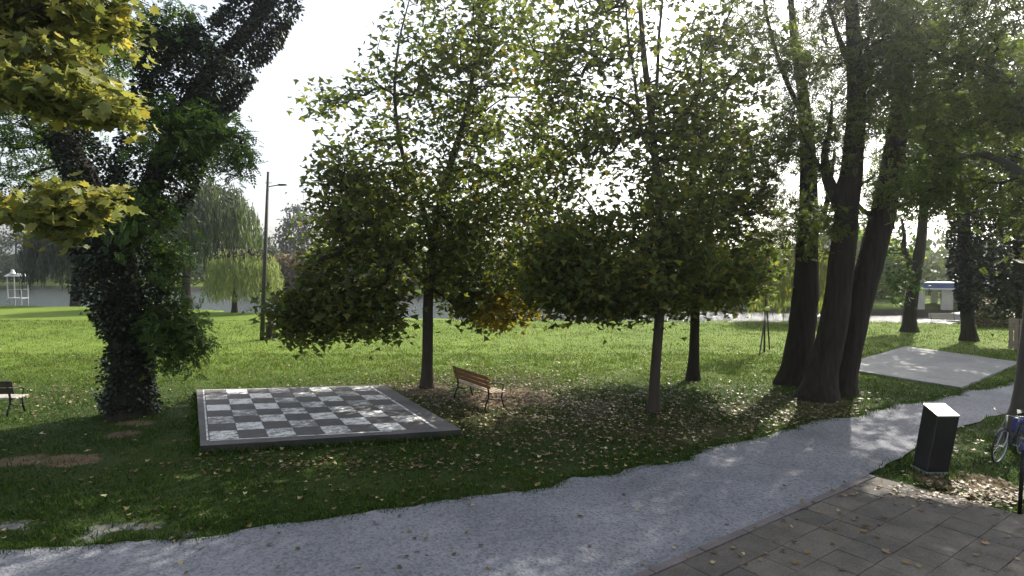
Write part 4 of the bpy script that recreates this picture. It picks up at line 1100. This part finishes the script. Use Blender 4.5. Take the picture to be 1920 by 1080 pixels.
# ------------------------------------------------------------------ bicycle and post at the right edge
def bicycle(label, loc, rz, lean_):
    o = thing('bicycle', label, 'bicycle', loc, rz); o.rotation_euler = (lean_, 0, rz)
    for x in (-.52, .52):
        wh = bpy.data.objects.new('wheel', MB().ring(.315, .012, 36, 6, 1.2).mesh('wheel')); COL.objects.link(wh); wh.data.materials.append(M['galv'])
        wh.parent = o; wh.location = (x, 0, .345)
        MB().ring(.33, .018, 36, 8).build('tyre', M['tyre'], wh, smooth=True)
        sp_ = MB()
        for k in range(18):
            a = 2 * math.pi * k / 18; sp_.tube([(0, .02 * (-1) ** k, 0), (.315 * math.cos(a), 0, .315 * math.sin(a))], .0018, 3, False)
        sp_.build('spokes', M['galv'], wh)
        MB().tube([(0, -.05, 0), (0, .05, 0)], .022, 8).build('hub', M['galv'], wh)
    f = MB()
    bb = (.05, 0, .29); hd0 = (-.38, 0, .66); hd1 = (-.35, 0, .58); st_ = (.17, 0, .75)
    f.tube([hd0, (-.33, 0, .48)], .02, 8)
    f.tube([(-.355, 0, .6), (-.2, 0, .42), (-.05, 0, .32), bb], .019, 8)
    f.tube([(-.365, 0, .65), (-.2, 0, .52), (.0, 0, .44), (.1, 0, .5)], .015, 8)
    f.tube([bb, st_], .017, 8)
    for s in (-1, 1):
        f.tube([bb, (.52, s * .06, .345)], .01, 6); f.tube([(.15, 0, .68), (.52, s * .06, .345)], .009, 6)
    f.build('frame', M['bikeframe'], o, smooth=True)
    k = MB()
    for s in (-1, 1): k.tube([(-.37, s * .04, .62), (-.42, s * .055, .5), (-.52, s * .055, .345)], .011, 6)
    k.build('fork', M['galv'], o)
    MB().tube([(-.38, 0, .66), (-.41, 0, .95)], .014, 8).tube([(-.2, -.29, .99), (-.33, -.26, 1.0), (-.42, -.1, .97), (-.42, .1, .97), (-.33, .26, 1.0), (-.2, .29, .99)], .012, 8).build('handlebar', M['steel'], o, smooth=True)
    MB().add([(.05, 0, .93), (.12, -.03, .95), (.3, -.1, .96), (.34, 0, .97), (.3, .1, .96), (.12, .03, .95), (.1, 0, .89), (.28, -.07, .9), (.28, .07, .9)], [(0, 1, 5), (1, 2, 4, 5), (2, 3, 4), (0, 6, 1), (1, 6, 7, 2), (5, 8, 6), (0, 5, 6), (4, 8, 5), (2, 7, 3), (3, 8, 4), (6, 8, 7), (3, 7, 8)]).build('saddle', M['tyre'], o)
    MB().tube([(.165, 0, .72), (.2, 0, .91)], .012, 8).build('seat_post', M['galv'], o)
    a = [(-.52 + .37 * math.cos(t), 0, .345 + .37 * math.sin(t)) for t in np.linspace(.3, 2.4, 9)]
    MB().tube(a, .02, 4).build('mudguard', M['bikeframe'], o)
    MB().box((.55, .12, .6), (.3, .14, .3)).build('bag', M['bluebag'], o, bevel=.03)
    MB().tube([bb, (.05, -.09, .29)], .012, 6).tube([(.05, -.09, .29), (.12, -.09, .14)], .01, 6).tube([(.05, .09, .29), (-.02, .09, .44)], .01, 6).tube([(.05, 0, .29), (.05, .09, .29)], .012, 6).build('crank', M['galv'], o)
    return o
bw = G(1870, 868)
ah = R(31)
bicycle('dark step-through bicycle cut off by the right edge, near the black pillar', (bw[0] + .52 * math.cos(ah), bw[1] + .52 * math.sin(ah), 0), ah, R(6))
pb = G(1911, 966)
po = thing('metal_post', 'slim dark metal post at the right edge of the paved corner', 'post', tuple(pb))
MB().tube([(0, 0, -.1), (.02, 0, .6), (.035, 0, 1.05)], .028, 10).build('post', M['iron'], po, smooth=True)
MB().lathe([(0, .05), (.025, .04), (.036, 0), (.036, -.05), (.0, -.05)], 10, (.035, 0, 1.08)).build('cap', M['bluebag'], po)

# ------------------------------------------------------------------ air volume added to imitate lens glare
hm = bpy.data.materials.new('glare_air'); hm.use_nodes = True; ht_ = hm.node_tree; ht_.nodes.clear()
hv = ht_.nodes.new('ShaderNodeVolumePrincipled'); hv.inputs['Color'].default_value = (.95, .96, 1, 1)
hv.inputs['Density'].default_value = GLARE_HAZE; hv.inputs['Anisotropy'].default_value = .88
ho = ht_.nodes.new('ShaderNodeOutputMaterial'); ht_.links.new(hv.outputs[0], ho.inputs['Volume'])
hz_ = MB().box((0, 650, 11), (1500, 1600, 30)).build('glare_haze', hm); tag(hz_, kind='stuff')

# ------------------------------------------------------------------ grass and fallen leaves
slab_poly = np.array([p[:2] for p in cq])
def free(p, m=0, soft=0):
    x, y = p[:, 0], p[:, 1]
    k = ~inpoly(x, y, path_poly) & ~inpoly(x, y, bed_poly) & ~inpoly(x, y, slab_poly) & ~inpoly(x, y, pad_poly)
    for q in patches: k &= ~(inpoly(x, y, q) & (np.random.default_rng(9).uniform(0, 1, len(x)) > .3))
    return k
gg = np.random.default_rng(500)
def scatter(n, ymin, ymax, pw=1.0, ext=.9):
    y = ymin + (ymax - ymin) * gg.uniform(0, 1, n) ** pw; x = gg.uniform(-1, 1, n) * (y * ext)
    return np.stack([x, y, np.zeros(n)], 1)
gp = scatter(230000, 7.5, 27, 1.35)
gp = np.vstack([gp, scatter(130000, 20, 43, .9, .88)])
gp = gp[(gp[:, 1] < 21) | (gp[:, 1] < Yn(gp[:, 0]) - .8)]
gp = gp[free(gp)]
soil_at = np.zeros(len(gp))
for c, rx, ry in DIRT: soil_at = np.maximum(soil_at, 1.15 - ((gp[:, 0] - c[0]) / rx) ** 2 - ((gp[:, 1] - c[1]) / (ry * 1.6)) ** 2)
for c, rx, ry in GRIT: soil_at = np.maximum(soil_at, .9 * np.clip(1.2 - ((gp[:, 0] - c[0]) / rx) ** 2 - ((gp[:, 1] - c[1]) / ry) ** 2, 0, 1) + .5 * vnoise(gp[:, 0], gp[:, 1], 3, 4) * (np.hypot((gp[:, 0] - c[0]) / rx, (gp[:, 1] - c[1]) / ry) < 1.5))
gp = gp[gg.uniform(0, 1, len(gp)) > np.clip(soil_at * 1.2, 0, .8)]
cl = vnoise(gp[:, 0], gp[:, 1], 1.3, 2)
gp[:, 2] = -.025
T_blade = (np.array([[-.09, 0, 0], [.09, 0, 0], [.12, 1, .35]]), [(0, 1, 2)])
gsz = .072 * (1 + .6 * cl) * (1 + .03 * np.clip(gp[:, 1] - 14, 0, 30))
leaves_obj = leaves('grass', gp, gsz, T_blade, M['grass'], None, 'up', gg, width=1.6, rnd=np.clip(gg.normal(.42, .2, len(gp)) + .25 * cl + .35 * sstep(17, 22, gp[:, 1]), 0, 1))  # near blades toned darker than far ones, tree shade put into their colour
tag(leaves_obj, 'short grass blades covering the near lawn', 'grass', kind='stuff')
# longer fringe at the foot of the slab, pillar and along the path
fp = []
for a in range(4):
    for k in range(900 if a in (0, 3) else 300):
        t_ = gg.uniform(); p = cq[a] * (1 - t_) + cq[(a + 1) % 4] * t_; c0 = sum(cq) / 4
        fp.append(p + (p - c0) / np.linalg.norm(p - c0) * abs(gg.normal(.06, .08)))
fp = np.array(fp); fp[:, 2] = -.02
NE = 22000
ek = gg.integers(0, len(upl) - 1, NE); et = gg.uniform(0, 1, (NE, 1)); upa = np.array(upl)
ep = upa[ek] * (1 - et) + upa[ek + 1] * et + gg.normal(0, .1, (NE, 2)) + np.array([0, .05])
ep = np.hstack([ep, np.full((NE, 1), -.01)])
ep = ep[vnoise(ep[:, 0], ep[:, 1], 2.2, 8) > -.25]
wp = np.array([(B0[0] + gg.normal(0, .35), B0[1] + gg.normal(0, .3), -.01) for _ in range(500)])
allp = np.vstack([fp, ep, wp])
tag(leaves('grass_fringe', allp, np.r_[np.full(len(fp), .14), np.full(len(ep), .075), np.full(len(wp), .1)], T_blade, M['grass'], None, 'up', gg, width=1.3), 'longer grass fringe around the slab and along the gravel edge', 'grass', kind='stuff')

# leaf litter
def litter_density(p):
    d = np.full(len(p), .1)
    for c, r in LITTER: d += 1.0 * np.exp(-(((p[:, 0] - c[0]) / r) ** 2 + ((p[:, 1] - c[1]) / r) ** 2))
    return d / 2.2
lpnt = scatter(42000, 8.2, 30, .9, .86)
lpnt = lpnt[free(lpnt)]
lpnt = lpnt[gg.uniform(0, 1, len(lpnt)) < litter_density(lpnt)]
pile = G(1820, 930)
pp_ = np.array([pile + np.array([gg.normal(.2, .75), gg.normal(0, .28), 0]) for _ in range(650)])
pp2 = np.array([G(1560, 800) + np.array([gg.normal(0, 1.6), gg.normal(0, 1.0), 0]) for _ in range(450)])
pp3 = np.array([G(620, 870) + np.array([gg.normal(0, 1.8), gg.normal(0, .35), 0]) for _ in range(240)])
pp4 = np.array([G(120, 745) + np.array([gg.normal(0, 2.0), gg.normal(0, 1.6), 0]) for _ in range(420)])
rest_ = np.vstack([pp2, pp3, pp4]); rest_ = rest_[free(rest_)]
lp_ = np.vstack([lpnt, pp_, rest_])
lp_[:, 2] = gg.uniform(.012, .05, len(lp_))
on_paved = ~free(lp_); lp_[on_paved, 2] = .045
tag(leaves('leaf_litter', lp_, .088, T_lobed3(), M['litter'], None, 'flat', gg), 'scattered dry fallen leaves across the lawn under the trees', 'fallen leaves', kind='stuff')
# leaves on slab, path and paving that can be picked apart
lv_ = []
for i in range(10):
    o = leaves('fallen_leaf', np.zeros((1, 3)), .072, T_lobed5(), M['litter'], None, 'flat', gg, rnd=np.array([.12 + .085 * i]))
    lv_.append(o.data); bpy.data.objects.remove(o)
def drop(n, box, poly, z, label, group, smin=.7, smax=1.3):
    k = 0
    while k < n:
        px, py = gg.uniform(box[0], box[2]), gg.uniform(box[1], box[3]); p = G(px, py)
        if not inpoly(p[:1], p[1:2], poly)[0]: continue
        if poly is path_poly and inpoly(p[:1], p[1:2], bed_poly)[0]: continue
        o = link('fallen_leaf', lv_[int(gg.integers(10))], None, None, loc=(p[0], p[1], z), rot=(gg.normal(0, .15), gg.normal(0, .15), gg.uniform(0, 6.28)))
        s = gg.uniform(smin, smax); o.scale = (s, s, s); tag(o, label, 'leaf', group); k += 1
drop(50, (200, 760, 1900, 1078), path_poly, .03, 'dry fallen leaf lying on the grey gravel path', 'fallen leaves on the gravel path')
drop(80, (1250, 900, 1918, 1078), bed_poly, .06, 'dry fallen leaf lying on the paved corner by the post', 'fallen leaves on the paving')

tot = sum(len(o.data.polygons) for o in S.objects if o.type == 'MESH')
print('FACES', tot, 'OBJECTS', len(S.objects))
